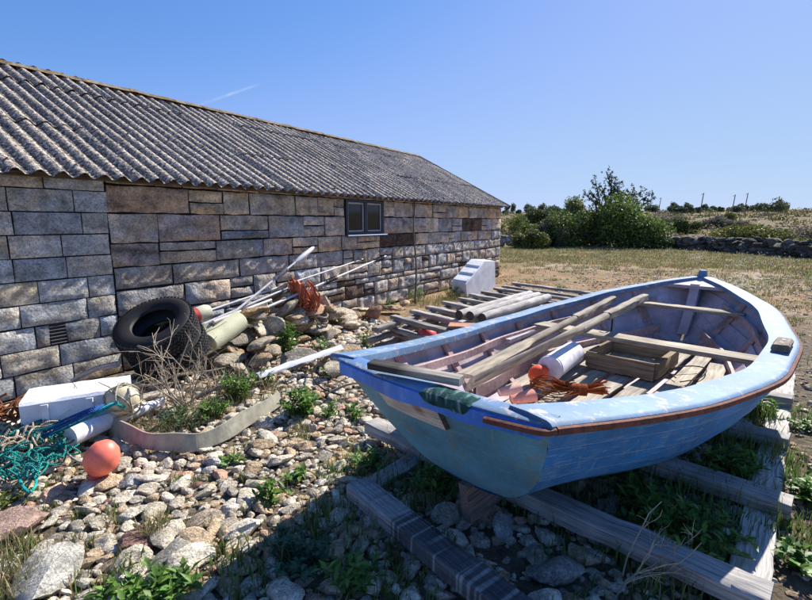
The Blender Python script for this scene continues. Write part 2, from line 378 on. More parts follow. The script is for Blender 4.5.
rest = MB(); rest.sharp = 32; GROUPS = {'grey': 'weathered grey limestone lying loose in the stony ground beside the boat', 'white': 'pale whitish limestone cobble lying loose in the stony ground beside the boat', 'tan': 'tan brown limestone lying loose in the stony ground beside the boat', 'pink': 'pinkish red granite cobble lying loose in the stony ground beside the boat'}
for i, (x, y, r, c, sub, lb) in enumerate(stones):
    kind = None
    if c is None:
        kind, c = PAL[RNG.choice(len(PAL), p=PW)]; c = c*random.uniform(.9, 1.3)
    z = float(gz(x, y))+r*random.uniform(.12, .38)
    if i in indiv:
        mb = MB(); mb.sharp = 32; place_stone(mb, random.choice(SH3) if sub < 4 else SH3[0], V(0, 0, 0), r, c)
        o = mb.build('stone', M['pebble']); o.location = (x, y, z)
        tag(o, lb or GROUPS[kind], 'stone', 'stones lying in the stony ground')
    else: place_stone(rest, random.choice((SH1, SH2, SH2 if y > 3.5 else SH3)[sub-1]), V(x, y, z), r, c)
o = rest.build('small_stones', M['pebble']); tag(o, 'bed of countless smaller beach stones and gravel around the boat and shed', 'gravel', kind='stuff')
# thin gravel over the open ground behind and right of the boat
mb = MB()
for _ in range(9000):
    y = 1.2+26*random.random()**1.5; x = random.uniform(.2, 1.05)*y*.95+random.uniform(-.5, 1)
    if inbed(x, y) or x*N[0]+y*N[1]-W < .2: continue
    if fbm(V([[x*.5, y*.5, 4]])[0:1] if False else np.array([[x*.5, y*.5, 4.]]), 2)[0] < -.15 and random.random() < .7: continue
    r = random.uniform(.008, .028)*(1+.04*y); kind, c = PAL[RNG.choice(len(PAL), p=PW)]
    place_stone(mb, random.choice(SH1), V(x, y, float(gz(x, y))+r*.1), r, c*random.uniform(.7, 1.))
o = mb.build('field_gravel', M['pebble']); tag(o, 'scattered gravel on the dry open ground behind the boat', 'gravel', kind='stuff')
#PART2
# ------------------------------------------------------------------ shed
S0, S1, EAVE = -2.6, 13.2, 2.07
shed = thing('stone_shed', 'long low shed of rough limestone blocks under a corrugated grey roof', 'shed', wp(5.3, -1.5, 0))
WIN = (6.18, 7.27, 1.38, 1.985)
def wall_block(mb, s0, s1, z0, z1, col, rough=.010, depth=.0, seed=0, pillow=.012, jt=.014):
    nx = max(4, min(22, int((s1-s0)/.04)+1)); nz = max(4, int((z1-z0)/.03)+1)
    a = np.linspace(0, 1, nx); b = np.linspace(0, 1, nz); A, B = np.meshgrid(a, b, indexing='ij'); A = A.ravel(); B = B.ravel()
    L, H = s1-s0, z1-z0
    s = s0+A*L; z = z0+B*H
    j = fbm(np.c_[s*5, z*5, s*0+seed], 2)*jt
    e = np.minimum(np.minimum(A, 1-A)*L, np.minimum(B, 1-B)*H); k = sm(0, .035, e)
    n = depth+pillow*k+rough*(fbm(np.c_[s*6, z*9, s*0+seed*3.1], 4)*1.6+abs(fbm(np.c_[s*14, z*20, s*0+seed], 2))*.7)*k
    edge = (e < 1e-6)
    s = s+np.where(edge, j, 0); z = z+np.where(edge, j[::-1], 0)
    P = D*s[:, None]+N*(W+n)[:, None]+V(0, 0, 1)*z[:, None]
    st = col*(1+.5*fbm(np.c_[s*3, z*7, s*0+seed*5], 3))[:, None]; wm_ = np.clip((.5 if jt > .01 else .22)+1.6*fbm(np.c_[s*2.2, z*5, s*0+seed*2+9], 3), 0, 1)[:, None]; st = st*(V(1.12, .98, .80)*wm_+V(.90, .97, 1.06)*(1-wm_)); dk_ = np.clip(fbm(np.c_[s*2.5, z*16, s*0+seed+31], 3)*3-.9, 0, 1)[:, None]; st = st*(1-.6*dk_)
    mb.add(P, quads(nx, nz), st)
    ring = [i*nz for i in range(nx)]+[(nx-1)*nz+q for q in range(1, nz)]+[i*nz+nz-1 for i in range(nx-2, -1, -1)]+[q for q in range(nz-2, 0, -1)]
    F_ = P[ring]; Bk = F_-N*(.05+depth); m = len(ring)
    mb.add(np.r_[F_, Bk], np.array([[q, (q+1) % m, (q+1) % m+m, q+m] for q in range(m)]), col*.85)
wb = MB(); rs = random.Random(5)
LC = [V(.40, .39, .36), V(.45, .42, .37), V(.35, .35, .34), V(.42, .38, .31)]
h = .2115; r0 = 0
for kx in range(10):
    z0, z1 = kx*h, min((kx+1)*h, EAVE-.005)
    s = S0+rs.uniform(0, .4)
    while s < 2.43:
        Lb = rs.uniform(.36, .56); e = min(s+Lb, 2.43+(.03 if kx < 4 else 0)*rs.random())
        if 2.43-e < .14: e = 2.428+rs.uniform(-.012, .02)
        for (a, b, c_, d_) in [(s, e, z0, z1)]:
            if kx == 2 and a < 1.95 and b > 1.80:   # leave the vent opening
                if a < 1.78: wall_block(wb, a+.006, 1.80, c_+.006, d_-.006, rs.choice(LC), .006, 0, rs.random()*90, .006)
                if b > 1.97: wall_block(wb, 1.945, b-.006, c_+.006, d_-.006, rs.choice(LC), .006, 0, rs.random()*90, .006)
                continue
            if kx == 9 and b < 1.78: continue         # dark gap under the eave at far left
            wall_block(wb, a+.006, b-.006, c_+.006, d_-.006, rs.choice(LC)*rs.uniform(1.4, 1.7), .011, 0, rs.random()*90, .007, .005)
        s = e
        if s >= 2.42: break
RC = [V(.42, .33, .245), V(.36, .30, .25), V(.31, .28, .25), V(.45, .35, .235), V(.36, .26, .20), V(.28, .27, .26)]
courses = [0, .26, .50, .60, .88, 1.12, 1.37, 1.69, 1.985, 2.065]
def rblock(a, b, c, d):
    if b-a < .05 or d-c < .03: return
    if a < WIN[1]+.02 and b > WIN[0]-.02 and d > WIN[2]+.005 and c < WIN[3]-.01:
        if a < WIN[0]-.08: rblock(a, WIN[0]-.021, c, d)
        if b > WIN[1]+.08: rblock(WIN[1]+.021, b, c, d)
        return
    m = (c+d)/2/2.07; col = rs.choice(RC if m > .55 else RC[1:3]+RC[5:]+RC[2:3]); col = col*.66+col.mean()*.36; col = col*rs.uniform(1.4, 1.85)
    if c > 1.6: col = col*V(1.05, 1.0, .90)
    if rs.random() < .07: col = V(.11, .075, .055)
    wall_block(wb, a+.010, b-.010, c+.009, d-.009, col, .018, rs.uniform(-.010, .014), rs.random()*90, .014)
for i in range(len(courses)-1):
    z0, z1 = courses[i], courses[i+1]; s = 2.428
    while s < S1:
        Lb = rs.uniform(.38, .95) if z1-z0 > .2 else rs.uniform(.3, .7); e = min(s+Lb, S1)
        if S1-e < .2: e = S1
        t = rs.random()
        if z1-z0 > .22 and t < .18: zc = z0+(z1-z0)*rs.uniform(.3, .7); rblock(s, e, z0, zc); rblock(s, e, zc, z1)
        elif z1-z0 > .22 and t < .32 and e-s > .6: m_ = s+(e-s)*rs.uniform(.35, .6); zc = z0+(z1-z0)*rs.uniform(.35, .65); rblock(s, m_, z0, zc); rblock(s, m_, zc, z1); rblock(m_, e, z0, z1)
        else: rblock(s, e, z0, z1)
        s = e
# end wall, mostly unseen, quoined like the long wall
for i in range(len(courses)-1):
    z0, z1 = courses[i], courses[i+1]; w = 0
    while w < 6:
        e = w+rs.uniform(.5, .9); c_ = wp(S1+.01, -(w+e)/2-.04, (z0+z1)/2); box(wb, c_, e-w-.02, .06, z1-z0-.016, (N, D, V(0, 0, 1)), rs.choice(RC), .012); w = e
wb.sharp = 50; wall = wb.build('wall', M['wallstone'], shed)
mw = MB()   # mortar / inner core, with openings for the window and vent
def core(a, b, c, d, n0=-.3, n1=-.012): box(mw, wp((a+b)/2, (n0+n1)/2, (c+d)/2), b-a, n1-n0, d-c, (D, -N, V(0, 0, 1)), (.02, .02, .02), .001)
core(S0, 1.80, -.3, 2.06); core(1.80, 1.945, -.3, .42); core(1.80, 1.945, .64, 2.06); core(1.945, WIN[0], -.3, 2.06); core(WIN[0], WIN[1], -.3, WIN[2]); core(WIN[0], WIN[1], WIN[3], 2.06); core(WIN[1], S1-.03, -.3, 2.06)
for w in (-3., ): pass
box(mw, wp(S1-.2, -3.05, 1.0), .3, 5.4, 2.6, (D, -N, V(0, 0, 1)), (.045, .043, .04)); box(mw, wp((S0+S1)/2, -6.0, 1.0), S1-S0, .3, 2.6, (D, -N, V(0, 0, 1)), (.05, .05, .05))
# gable triangle core
RW, RH = 3.05, 1.60
g0 = [wp(S1-.08, -.05, 2.02), wp(S1-.08, -RW, 2.02+RH-.1), wp(S1-.08, -2*RW+.05, 2.02)]; g1 = [p-D*.2 for p in g0]
mw.add(g0+g1, [(0, 1, 2), (5, 4, 3), (0, 3, 4, 1), (1, 4, 5, 2), (2, 5, 3, 0)], (.2, .18, .16))
mw.build('mortar_core', M['mortar'], wall, smooth=False)
fb = MB(); beam(fb, wp(S0, .035, 2.03), wp(S1, .035, 2.03), .05, .05, (.13, .10, .075), seg=60); fb.build('eave_board', M['wood'], shed)
# roof: corrugated sheets, three overlapping rows per slope
PITCHC = .177
def roof_rows(side):
    mb = MB(); L = math.hypot(RW+.22, RH+.09); ang = math.atan2(RH, RW)
    rows = [(-.0, .38), (.36, .80), (.78, 1.0)]
    ns = int((S1+.22-S0)/PITCHC*8); s = np.linspace(S0, S1+.22, ns)
    for ri, (a, b) in enumerate(rows):
        t = np.linspace(a, b, 14); Sg, Tg = np.meshgrid(s, t, indexing='ij')
        sheet = np.floor((Sg-S0)/(PITCHC*6)); 
        wav = .029*np.cos((Sg-S0)/PITCHC*2*np.pi)
        dth = fbm(np.c_[sheet.ravel()*3.3, np.full(sheet.size, ri*7.), Tg.ravel()*0], 1).reshape(Sg.shape)*.010
        dist_ = Tg*L; lift = .012*(1-(Tg-a)/(b-a))+dth+.006*fbm(np.c_[Sg.ravel()*9, Tg.ravel()*14, Sg.ravel()*0+ri], 2).reshape(Sg.shape)
        out = .17-dist_*math.cos(ang); z = EAVE-.045+dist_*math.sin(ang)+.022*fbm(np.c_[Sg.ravel()*.45, Tg.ravel()*1.5, Sg.ravel()*0+4], 2).reshape(Sg.shape)*np.clip(Tg*3, 0, 1)
        nn = -out; nrm_n = math.sin(ang); nrm_z = math.cos(ang); hh = wav+lift
        n_ = (out+hh*nrm_n); z_ = z+hh*nrm_z
        if side < 0: n_ = -2*RW-n_
        P = D*Sg[..., None]+N*(W+n_)[..., None]+V(0, 0, 1)*z_[..., None]
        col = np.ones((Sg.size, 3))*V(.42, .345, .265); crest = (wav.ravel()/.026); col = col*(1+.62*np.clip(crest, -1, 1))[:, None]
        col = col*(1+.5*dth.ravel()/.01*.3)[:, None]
        T = np.c_[Sg.ravel(), dist_.ravel()*.8, np.zeros(Sg.size)]
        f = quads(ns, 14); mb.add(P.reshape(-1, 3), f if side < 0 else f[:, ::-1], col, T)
        # sheet thickness at the lower edge
        E_ = P[:, 0]; B_ = E_-V(0, 0, .008)-N*.002*side; mb.add(np.r_[E_, B_], np.array([[i, i+1, i+1+ns, i+ns] for i in range(ns-1)]), V(.06, .055, .05), np.r_[T[::14], T[::14]])
    if side > 0:      # fixing bolts with washers on every third crest
        for kk in range(int((S1-S0)/PITCHC/3)):
            for dd in (.18, L*.37, L*.79):
                c_ = V(0, 0, EAVE-.045+dd*math.sin(ang))+D*(S0+kk*3*PITCHC)+N*(W+.17-dd*math.cos(ang)); nn_ = N*math.sin(ang)+V(0, 0, math.cos(ang)); lathe(mb, c_+nn_*.034, nn_, [(0, .018), (.006, .017), (.007, .008), (.018, .007), (.019, .001)], (.16, .09, .05), 7)
    return mb
roof = roof_rows(1).build('roof', M['roof'], shed); roof_rows(-1).build('rear_roof_slope', M['roof'], shed)
zr = EAVE-.045+math.hypot(RW+.22, RH+.09)*math.sin(math.atan2(RH, RW))-.02
rc = MB(); ns = 120; s = np.linspace(S0, S1+.24, ns); prof = [(-.17, -.07), (-.09, -.012), (0, .012), (.09, -.012), (.17, -.07)]
jj = fbm(np.c_[s*4, s*0, s*0], 3)*.012+np.where((s/1.1) % 1 < .08, .014, 0)
P = np.array([[wp(si, -RW+a, zr+b+.035+q) for a, b in prof] for si, q in zip(s, jj)]).reshape(-1, 3); rc.add(P, quads(ns, 5)[:, ::-1]); rc.build('ridge_cap', M['ridge'], roof)
vb = MB(); beam(vb, wp(S1+.20, .19, EAVE-.06), wp(S1+.20, -RW, EAVE-.06+RH+.10), .03, .12, (.07, .065, .06)); beam(vb, wp(S1+.20, -2*RW-.19, EAVE-.06), wp(S1+.20, -RW, EAVE-.06+RH+.10), .03, .12, (.07, .065, .06)); vb.build('barge_board', M['wood'], roof)
# window
s0, s1, z0, z1 = WIN
fr = MB(); DK = V(.012, .02, .035)
def wbar(mb, a, b, c, d, n=-.01, dp=.06, col=DK): return box(mb, wp((a+b)/2, n, (c+d)/2), b-a, dp, d-c, (D, -N, V(0, 0, 1)), col, .004)
wbar(fr, s0, s0+.055, z0, z1); wbar(fr, s1-.055, s1, z0, z1); wbar(fr, s0+.056, s1-.056, z1-.05, z1); wbar(fr, s0+.056, s1-.056, z0, z0+.045); wbar(fr, (s0+s1)/2-.04, (s0+s1)/2+.04, z0+.046, z1-.051)
win = fr.build('window', M['metal'], shed)
mid = (s0+s1)/2
for a, b in ((s0+.057, mid-.042), (mid+.042, s1-.057)):
    fb = MB(); wd = .028; c_ = V(.42, .43, .42)
    wbar(fb, a, a+wd, z0+.047, z1-.052, -.016, .03, c_); wbar(fb, b-wd, b, z0+.047, z1-.052, -.016, .03, c_); wbar(fb, a+wd+.001, b-wd-.001, z1-.052-wd, z1-.052, -.016, .03, c_); wbar(fb, a+wd+.001, b-wd-.001, z0+.047, z0+.047+wd, -.016, .03, c_)
    sh = fb.build('sash', M['foam'], win)
    p = MB(); wbar(p, a+wd, b-wd, z0+.047+wd, z1-.052-wd, -.022, .006, DK); p.build('pane', M['glass'], win, smooth=False)
sl = MB(); box(sl, wp(mid, .03, z0-.018), s1-s0+.06, .11, .028, (D, -N, V(0, 0, 1)), (.05, .13, .30), .004); sl.build('sill', M['metal'], win)
vg = MB(); wbar(vg, 1.805, 1.94, .425, .635, -.03, .02, V(.03, .03, .032))
for q in range(6): wbar(vg, 1.806, 1.939, .435+q*.033, .447+q*.033, -.008, .022, V(.06, .06, .065))
vg.build('vent_grille', M['metal'], shed, smooth=False)
# stick leaning on the wall
mb = MB(); a, b = wp(7.75, .42, .0), wp(8.30, .06, 2.0)
tube(mb, spline([a, a*.66+b*.34+D*.05, a*.3+b*.7-D*.04, b], 16), np.linspace(.022, .013, 16), V(.16, .12, .09), 7)
tag(mb.build('leaning_stick', M['bark']), 'thin crooked brown stick leaning on the wall right of the window', 'stick')

# ------------------------------------------------------------------ boat
BO = V(.066, 1.933, 0); BA = .773; BL = 4.855
AX = V(math.sin(BA), math.cos(BA), 0); RT = V(AX[1], -AX[0], 0)
_t = np.linspace(0, 1, 201); _b = np.interp(_t, [0, .2, .4, .6, .8, .92, .97, 1], [.587, .85, 1.035, 1.03, .80, .43, .22, .04])
_k = 17; _p = np.concatenate([2*_b[0]-_b[1:_k//2+1][::-1], _b, 2*_b[-1]-_b[-_k//2:-1][::-1]]); _b2 = np.convolve(_p, np.ones(_k)/_k, 'valid')[:201]; _b2[-6:] = np.linspace(_b2[-6], .045, 6)
def half(t): return np.interp(t, _t, _b2)
def sheer(t): t = np.asarray(t, float); return .911*(1-t)*(1-2*t)+.71*4*t*(1-t)+.966*t*(2*t-1)
def keelz(t): t = np.asarray(t, float); return .295-.175*sm(0, .32, t)+.30*np.clip((t-.72)/.28, 0, 1)**2
def along(t, h): return BL*t+.37*(1-h)*(1-t)**2.5-.55*(1-h)**1.4*np.clip(t, 0, 1)**5
def expo(t): return np.interp(t, [0, .2, .5, .75, 1], [.33, .25, .21, .34, .85])
def hull(t, h, side, off=0.0):
    """surface point: t 0 stern..1 bow, h 0 keel..1 sheer, off = outward offset"""
    t = np.asarray(t, float); h = np.asarray(h, float)
    b = half(t); y = b*np.power(np.clip(h, 0, 1), expo(t)); z = keelz(t)+(sheer(t)-keelz(t))*h
    ee = expo(t); dy = b*ee*np.power(np.clip(h, .02, 1), ee-1); dz = sheer(t)-keelz(t)
    L = np.hypot(dy, dz); ny, nz = dz/L, -dy/L
    y = np.maximum(y+ny*off, .012); z = z+nz*off
    a = along(t, h)
    return BO+AX*np.asarray(a)[..., None]+RT*(side*y)[..., None]+V(0, 0, 1)*np.asarray(z)[..., None]
boat = thing('rowing_boat', 'old blue wooden rowing boat standing on timbers with a wide pale blue gunwale', 'boat', BO+V(0, 0, .22))
laps = np.array([0, .12, .27, .42, .58, .78, 1.0])
def strake_off(h): # clinker steps
    k = np.clip(np.searchsorted(laps, h, side='right')-1, 0, len(laps)-2); f = (h-laps[k])/(laps[k+1]-laps[k]); return .019*(1-f)
hs = np.unique(np.concatenate([[laps[i]+e for e in (0, .003, .006, .05, .1)] for i in range(6)]+[[laps[i+1]-.014, laps[i+1]-.007, laps[i+1]-.002] for i in range(6)]+[[0, .01, .03, .07, 1]])); hs = hs[(hs >= 0) & (hs <= 1)]
ts = np.concatenate([np.linspace(0, .9, 46), np.linspace(.915, 1, 10)])
def shell(inner=False):
    mb = MB()
    for side in (-1, 1):
        T_, H_ = np.meshgrid(ts, hs, indexing='ij')
        off = strake_off(H_)-(.028 if inner else 0)+.003*fbm(np.c_[T_.ravel()*9, H_.ravel()*4, T_.ravel()*0+side], 2).reshape(T_.shape)
        P = hull(T_, H_, side, off).reshape(-1, 3); f = quads(len(ts), len(hs))
        flip = (side > 0) != inner
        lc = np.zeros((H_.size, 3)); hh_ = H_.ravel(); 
        for L_ in laps[1:-1]: lc[:, 0] = np.maximum(lc[:, 0], ((hh_ >= L_-1e-6) & (hh_ < L_+.0045))*1.); lc[:, 1] = np.maximum(lc[:, 1], ((hh_ < L_-1e-6) & (hh_ > L_-.009))*1.)  # red: pale worn lap edge; green: shade line painted in under each lap
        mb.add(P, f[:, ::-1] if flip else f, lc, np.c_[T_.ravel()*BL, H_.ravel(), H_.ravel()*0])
    return mb
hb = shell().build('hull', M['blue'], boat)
inn = shell(True).build('inner_planking', M['inner'], boat)
def transom(off, mt, nm, par, shrink=0.0, hmin=0.0):
    mb = MB(); hh = np.linspace(hmin, 1.0, 22); aa = np.linspace(-1, 1, 25); rows = []
    for h_ in hh:
        o_ = .014 if off >= 0 else 0; l = hull(0., h_, -1, o_)+RT*shrink; r = hull(0., h_, 1, o_)-RT*shrink
        for a_ in aa:
            p = l+(r-l)*(a_+1)/2; bulge = .05*(1-a_*a_)*math.sqrt(max(h_, 0)); rows.append(p-AX*(bulge+off))
    mb.add(np.array(rows), quads(22, 25)[:, ::-1] if off >= 0 else quads(22, 25), (0, 0, 0), np.array([(aq*.6, hq*.6, 0) for hq in hh for aq in aa])); return mb.build(nm, mt, par)
transom(.0, M['transom'], 'transom', boat); transom(-.045, M['inner'], 'transom_lining', boat, .02, .02)
# gunwale cap: wide flat rail lying on the sheer
def cap_rail(side):
    mb = MB(); n = 70; tt = np.linspace(-.004, .992, n)
    wi = np.interp(tt, [0, .15, .4, .7, .9, 1], [.16, .15, .15, .15, .13, .09]) if side > 0 else np.interp(tt, [0, .1, .6, 1], [.13, .11, .11, .09])
    c = BO+AX*(BL*tt)[:, None]+RT*(side*(half(np.clip(tt, 0, 1))))[:, None]+V(0, 0, 1)*(sheer(tt))[:, None]
    d = np.gradient(c, axis=0); d[:, 2] = 0; d /= np.linalg.norm(d, axis=1)[:, None]; o_ = np.c_[d[:, 1], -d[:, 0], d[:, 2]*0]*side
    wob = .004*fbm(np.c_[tt*30, tt*0, tt*0+side], 3)
    prof = [(.026, -.022), (.034, -.012), (.033, .004), (.024, .013)]; pr2 = [(.010, .017), (-.5, .020), (-.985, .016), (-1.0, .004), (-1.0, -.026)]
    rows = []
    for k in range(n):
        q = [c[k]+o_[k]*(a+wob[k])+V(0, 0, b) for a, b in prof]+[c[k]+o_[k]*(wi[k]*a if a < 0 else a)+V(0, 0, b+wob[k]*.6) for a, b in pr2]
        lim = []
        for p in q:                                  # neither rail crosses the centre line at the stem
            y = (p-BO)@RT*side
            if y < .004: p = p+RT*side*(.004-y)
            lim.append(p)
        rows += lim
    mb.add(np.array(rows), quads(n, 9, closev=True) if side < 0 else quads(n, 9, closev=True)[:, ::-1])
    mb.add(np.array(rows[:9]), [tuple(range(9))]); return mb
cap_rail(1).build('gunwale', M['cap'], boat); cap_rail(-1).build('gunwale', M['cap'], boat)
# rust brown rubbing rail below the cap
for side in (1, -1):
    mb = MB(); n = 70; tt = np.linspace(-.002, .985, n); c = BO+AX*(BL*tt)[:, None]+RT*(side*(half(np.clip(tt, 0, 1))+.040))[:, None]+V(0, 0, 1)*(sheer(tt)-.014)[:, None]
    tube(mb, c, .014, (.17, .06, .035), 8, flat=1.2)
    if side > 0: tube(mb, spline([c[0], c[0]-RT*.04-AX*.045, BO+RT*(.587-.2)-AX*.085+V(0, 0, sheer(0)-.020)], 10), .013, (.17, .06, .035), 8)
    mb.build('rubbing_rail', M['rust'], boat)
# stern cap board (bright blue) following the transom top
mb = MB(); pts = [BO-AX*(.05*(1-a*a)+.0)+RT*a*.60+V(0, 0, .912) for a in np.linspace(-1, 1, 14)]
rows = []
for p, a in zip(pts, np.linspace(-1, 1, 14)):
    dz = .008*math.sin(a*7); rows += [p-AX*.022+V(0, 0, -.012), p-AX*.024+V(0, 0, .004), p-AX*.014+V(0, 0, .009), p+AX*.075+V(0, 0, .009), p+AX*.08+V(0, 0, -.03)]
mb.add(np.array(rows), quads(14, 5, closev=True)[:, ::-1]); mb.add(rows[:5], [(0, 1, 2, 3, 4)]); mb.add(rows[-5:], [(4, 3, 2, 1, 0)]); mb.build('stern_cap', M['cap'], boat)
mb = MB(); rows = []
for a in np.linspace(-.86, .985, 16):
    p = BO-AX*(.05*(1-a*a))+RT*a*.595+V(0, 0, .912); hh = .058*(1-.25*abs(a)); rows += [p-AX*.034+V(0, 0, -hh-.012+.006*math.sin(a*9)), p-AX*.036+V(0, 0, -.006), p-AX*.016+V(0, 0, -.004), p-AX*.002+V(0, 0, -hh-.01)]
mb.add(np.array(rows), quads(16, 4, closev=True)[:, ::-1]); mb.add(rows[:4], [(0, 1, 2, 3)]); mb.add(rows[-4:], [(3, 2, 1, 0)]); mb.build('stern_fascia', M['capblue'], boat, smooth=False)
# weedy green covering wrapped over the stern cap
mb = MB(); n = 26; rows = []; gc = []
for k in range(n):
    a = .12+.40*k/(n-1); p = BO-AX*(.05*(1-a*a))+RT*a*.60*1.0+V(0, 0, .912); e = 1-.9*abs(2*k/(n-1)-1)**8
    for (x, z) in [(-.036, -.036), (-.044, -.02), (-.040, .010), (-.02, .022), (.02, .024), (.05, .018), (.06, .0)]:
        q = p+AX*x+V(0, 0, z*e); q = q+V(0, 0, 1)*.006*fbm(np.array([[k*.5, x*40, z*40]]), 2)[0]-AX*.004*fbm(np.array([[k*.7, z*30, 3]]), 2)[0]; rows.append(q)
        gc.append((V(.025, .085, .08)*random.uniform(.6, 1.3) if random.random() < .85 else V(.2, .27, .27)))
mb.add(np.array(rows), quads(n, 7)[:, ::-1], np.array(gc)); mb.build('stern_cover', M['cloth'], boat)
# bare timber pad bolted on the transom, with a rust stain
def tr(a, h, off=0.0): l = hull(0., h, -1); r = hull(0., h, 1); return l+(r-l)*(a+1)/2-AX*(.05*(1-a*a)*math.sqrt(h)+off)
mb = MB(); rows = []; cc = []
for i, a in enumerate(np.linspace(-.50, .20, 15)):
    for h_ in np.linspace(.905, .905-.21-.02*i/14, 9):
        rows.append(tr(a, h_, .034)); rr = math.hypot((a+.02)*.6, (h_-.80)*.7); w = max(0, 1-rr/.055)
        cc.append(V(.66, .60, .54)*(1-w)+V(.20, .06, .015)*w)
F_ = np.array(rows); nb = len(F_); mb.add(F_, quads(15, 9), np.array(cc), np.c_[np.repeat(np.linspace(0, .6, 15), 9), np.tile(np.linspace(0, .2, 9), 15), np.zeros(nb)])
ring = [i*9 for i in range(15)]+[14*9+j for j in range(1, 9)]+[i*9+8 for i in range(13, -1, -1)]+[j for j in range(7, 0, -1)]; m_ = len(ring); A_ = F_[ring]; B_ = A_+AX*.04
mb.add(np.r_[A_, B_], np.array([[q, q+m_, (q+1) % m_+m_, (q+1) % m_] for q in range(m_)]), (.10, .09, .08)); mb.build('motor_pad', M['wood'], boat)
# keel, skeg, stem
mb = MB(); kt = np.linspace(.02, .93, 40); kp = np.array([BO+AX*float(along(t, 0.))+V(0, 0, float(keelz(t))-.03) for t in kt])
for i in range(len(kp)-1): pass
rows = []
for i, p in enumerate(kp):
    for (y, z) in [(-.022, .04), (-.022, -.03), (.022, -.03), (.022, .04)]: rows.append(p+RT*y+V(0, 0, z))
mb.add(np.array(rows), quads(len(kp), 4, closev=True), (.13, .12, .11)); mb.build('keel', M['paintwood'], boat)
mb = MB(); a0 = BO+AX*(.33); 
sk = [V(-.02, 0, .30), V(.03, 0, .07), (V(.36, 0, .085)), V(1.15, 0, .17), V(1.2, 0, .21), V(.5, 0, .26)]
lft = [a0+AX*q[0]-RT*.026+V(0, 0, q[2]) for q in sk]; rgt = [p+RT*.052 for p in lft]
mb.add(np.r_[lft, rgt], [tuple(range(6)), tuple(range(6, 12))[::-1]]+[(i, i+6, (i+1) % 6+6, (i+1) % 6) for i in range(6)], (.16, .13, .11), np.r_[[q for q in sk], [q+V(0, .05, 0) for q in sk]]); mb.build('skeg', M['wood'], boat, smooth=False)
mb = MB(); hp = [hull(1., h_, 1)-RT*half(1.)*0 for h_ in np.linspace(0, 1, 12)]; sp = [BO+AX*(float(along(1., h_))+.0)+V(0, 0, float(keelz(1.)+(sheer(1.)-keelz(1.))*h_)) for h_ in np.linspace(0, 1, 12)]
sp.append(sp[-1]+V(0, 0, .035)+AX*.012); sp = np.array(sp); rows = []
for p in sp: rows += [p-RT*.05-AX*.06, p-RT*.016+AX*.035, p+RT*.016+AX*.035, p+RT*.05-AX*.06]
mb.add(np.array(rows), quads(len(sp), 4, closev=True)); mb.add(rows[-4:], [(3, 2, 1, 0)]); 
lathe(mb, sp[-1]-V(0, 0, .015)-AX*.02, V(0, 0, 1), [(0, .042), (.045, .044), (.06, .036), (.064, 0.001)], (1, 1, 1), 12)
mb.build('stem_post', M['cap'], boat)
mb = MB(); rows = []
for h_ in np.linspace(.12, .98, 14):
    p = BO+AX*(float(along(.955, h_))-.0)+V(0, 0, float(keelz(.955)+(sheer(.955)-keelz(.955))*h_)); w = .045; rows += [p-RT*w-AX*.10, p-RT*w-AX*.01, p+RT*w-AX*.01, p+RT*w-AX*.10]
mb.add(np.array(rows), quads(14, 4, closev=True)); mb.add(rows[-4:], [(3, 2, 1, 0)]); mb.build('inner_stem', M['inner'], boat)
bh = MB(); tb = .955; l_, r_ = [BO+AX*(BL*.93)+RT*s_*half(.93)+V(0, 0, sheer(.93)) for s_ in (-1, 1)]; q_ = BO+AX*(BL*.992)+V(0, 0, sheer(.99)+.004)
bh.add([l_-V(0, 0, .005), r_-V(0, 0, .005), q_, l_-V(0, 0, .04), r_-V(0, 0, .04), q_-V(0, 0, .04)], [(0, 1, 2), (5, 4, 3), (0, 3, 4, 1), (1, 4, 5, 2), (2, 5, 3, 0)]); bh.build('breasthook', M['inner'], boat, smooth=False)
# ribs
for t in (.10, .235, .37, .50, .63, .76, .87):
    for side in (-1, 1):
        mb = MB(); hh = np.linspace(.03, .975, 22); w = .034; rows = []
        for h_ in hh:
            for (dt, off) in ((-w, -.026), (-w, -.05), (w, -.05), (w, -.026)): rows.append(hull(t+dt/BL, h_, side, off))
        mb.add(np.array(rows), quads(22, 4, closev=True) if side > 0 else quads(22, 4, closev=True)[:, ::-1]); mb.add(rows[-4:], [(0, 1, 2, 3)]); mb.build('rib', M['rib'], boat, smooth=False)
# stringers (seat risers)
for h_, t0, t1, wz in ((.72, .05, .9, .028), (.30, .22, .88, .05)):
    for side in (-1, 1):
        mb = MB(); tt = np.linspace(t0, t1, 46); P = hull(tt, tt*0+h_, side, -.066); rows = []
        for p in P: rows += [p+V(0, 0, -wz), p+V(0, 0, wz), p+V(0, 0, wz)-RT*side*.025, p+V(0, 0, -wz)-RT*side*.025]
        mb.add(np.array(rows), quads(46, 4, closev=True) if side < 0 else quads(46, 4, closev=True)[:, ::-1]); mb.build('stringer', M['rib'], boat, smooth=False)
# floor boards running fore and aft
FZ = .335
def inhalf(t, z, off=-.075):
    h = np.clip((z-keelz(t))/(sheer(t)-keelz(t)), 0, 1); return float(half(t)*h**expo(t)+off)
for side_x in np.arange(-.66, .67, .165):
    t0 = None
    tt = [t for t in np.linspace(.05, .9, 60) if inhalf(t, FZ) > abs(side_x)+.07]
    if len(tt) < 4: continue
    t0, t1 = tt[0], min(tt[-1], .86-random.random()*.04)
    mb = MB(); p0 = BO+AX*(BL*t0+.42)+RT*side_x+V(0, 0, FZ-.01+random.uniform(-.006, .006)); p1 = BO+AX*(BL*t1)+RT*side_x+V(0, 0, FZ+.005)
    beam(mb, p0, p1, random.uniform(.125, .15), .022, V(.37, .32, .25)*random.uniform(.75, 1.1), curve=RT*side_x*.12); mb.build('floorboard', M['woodlight'], boat)
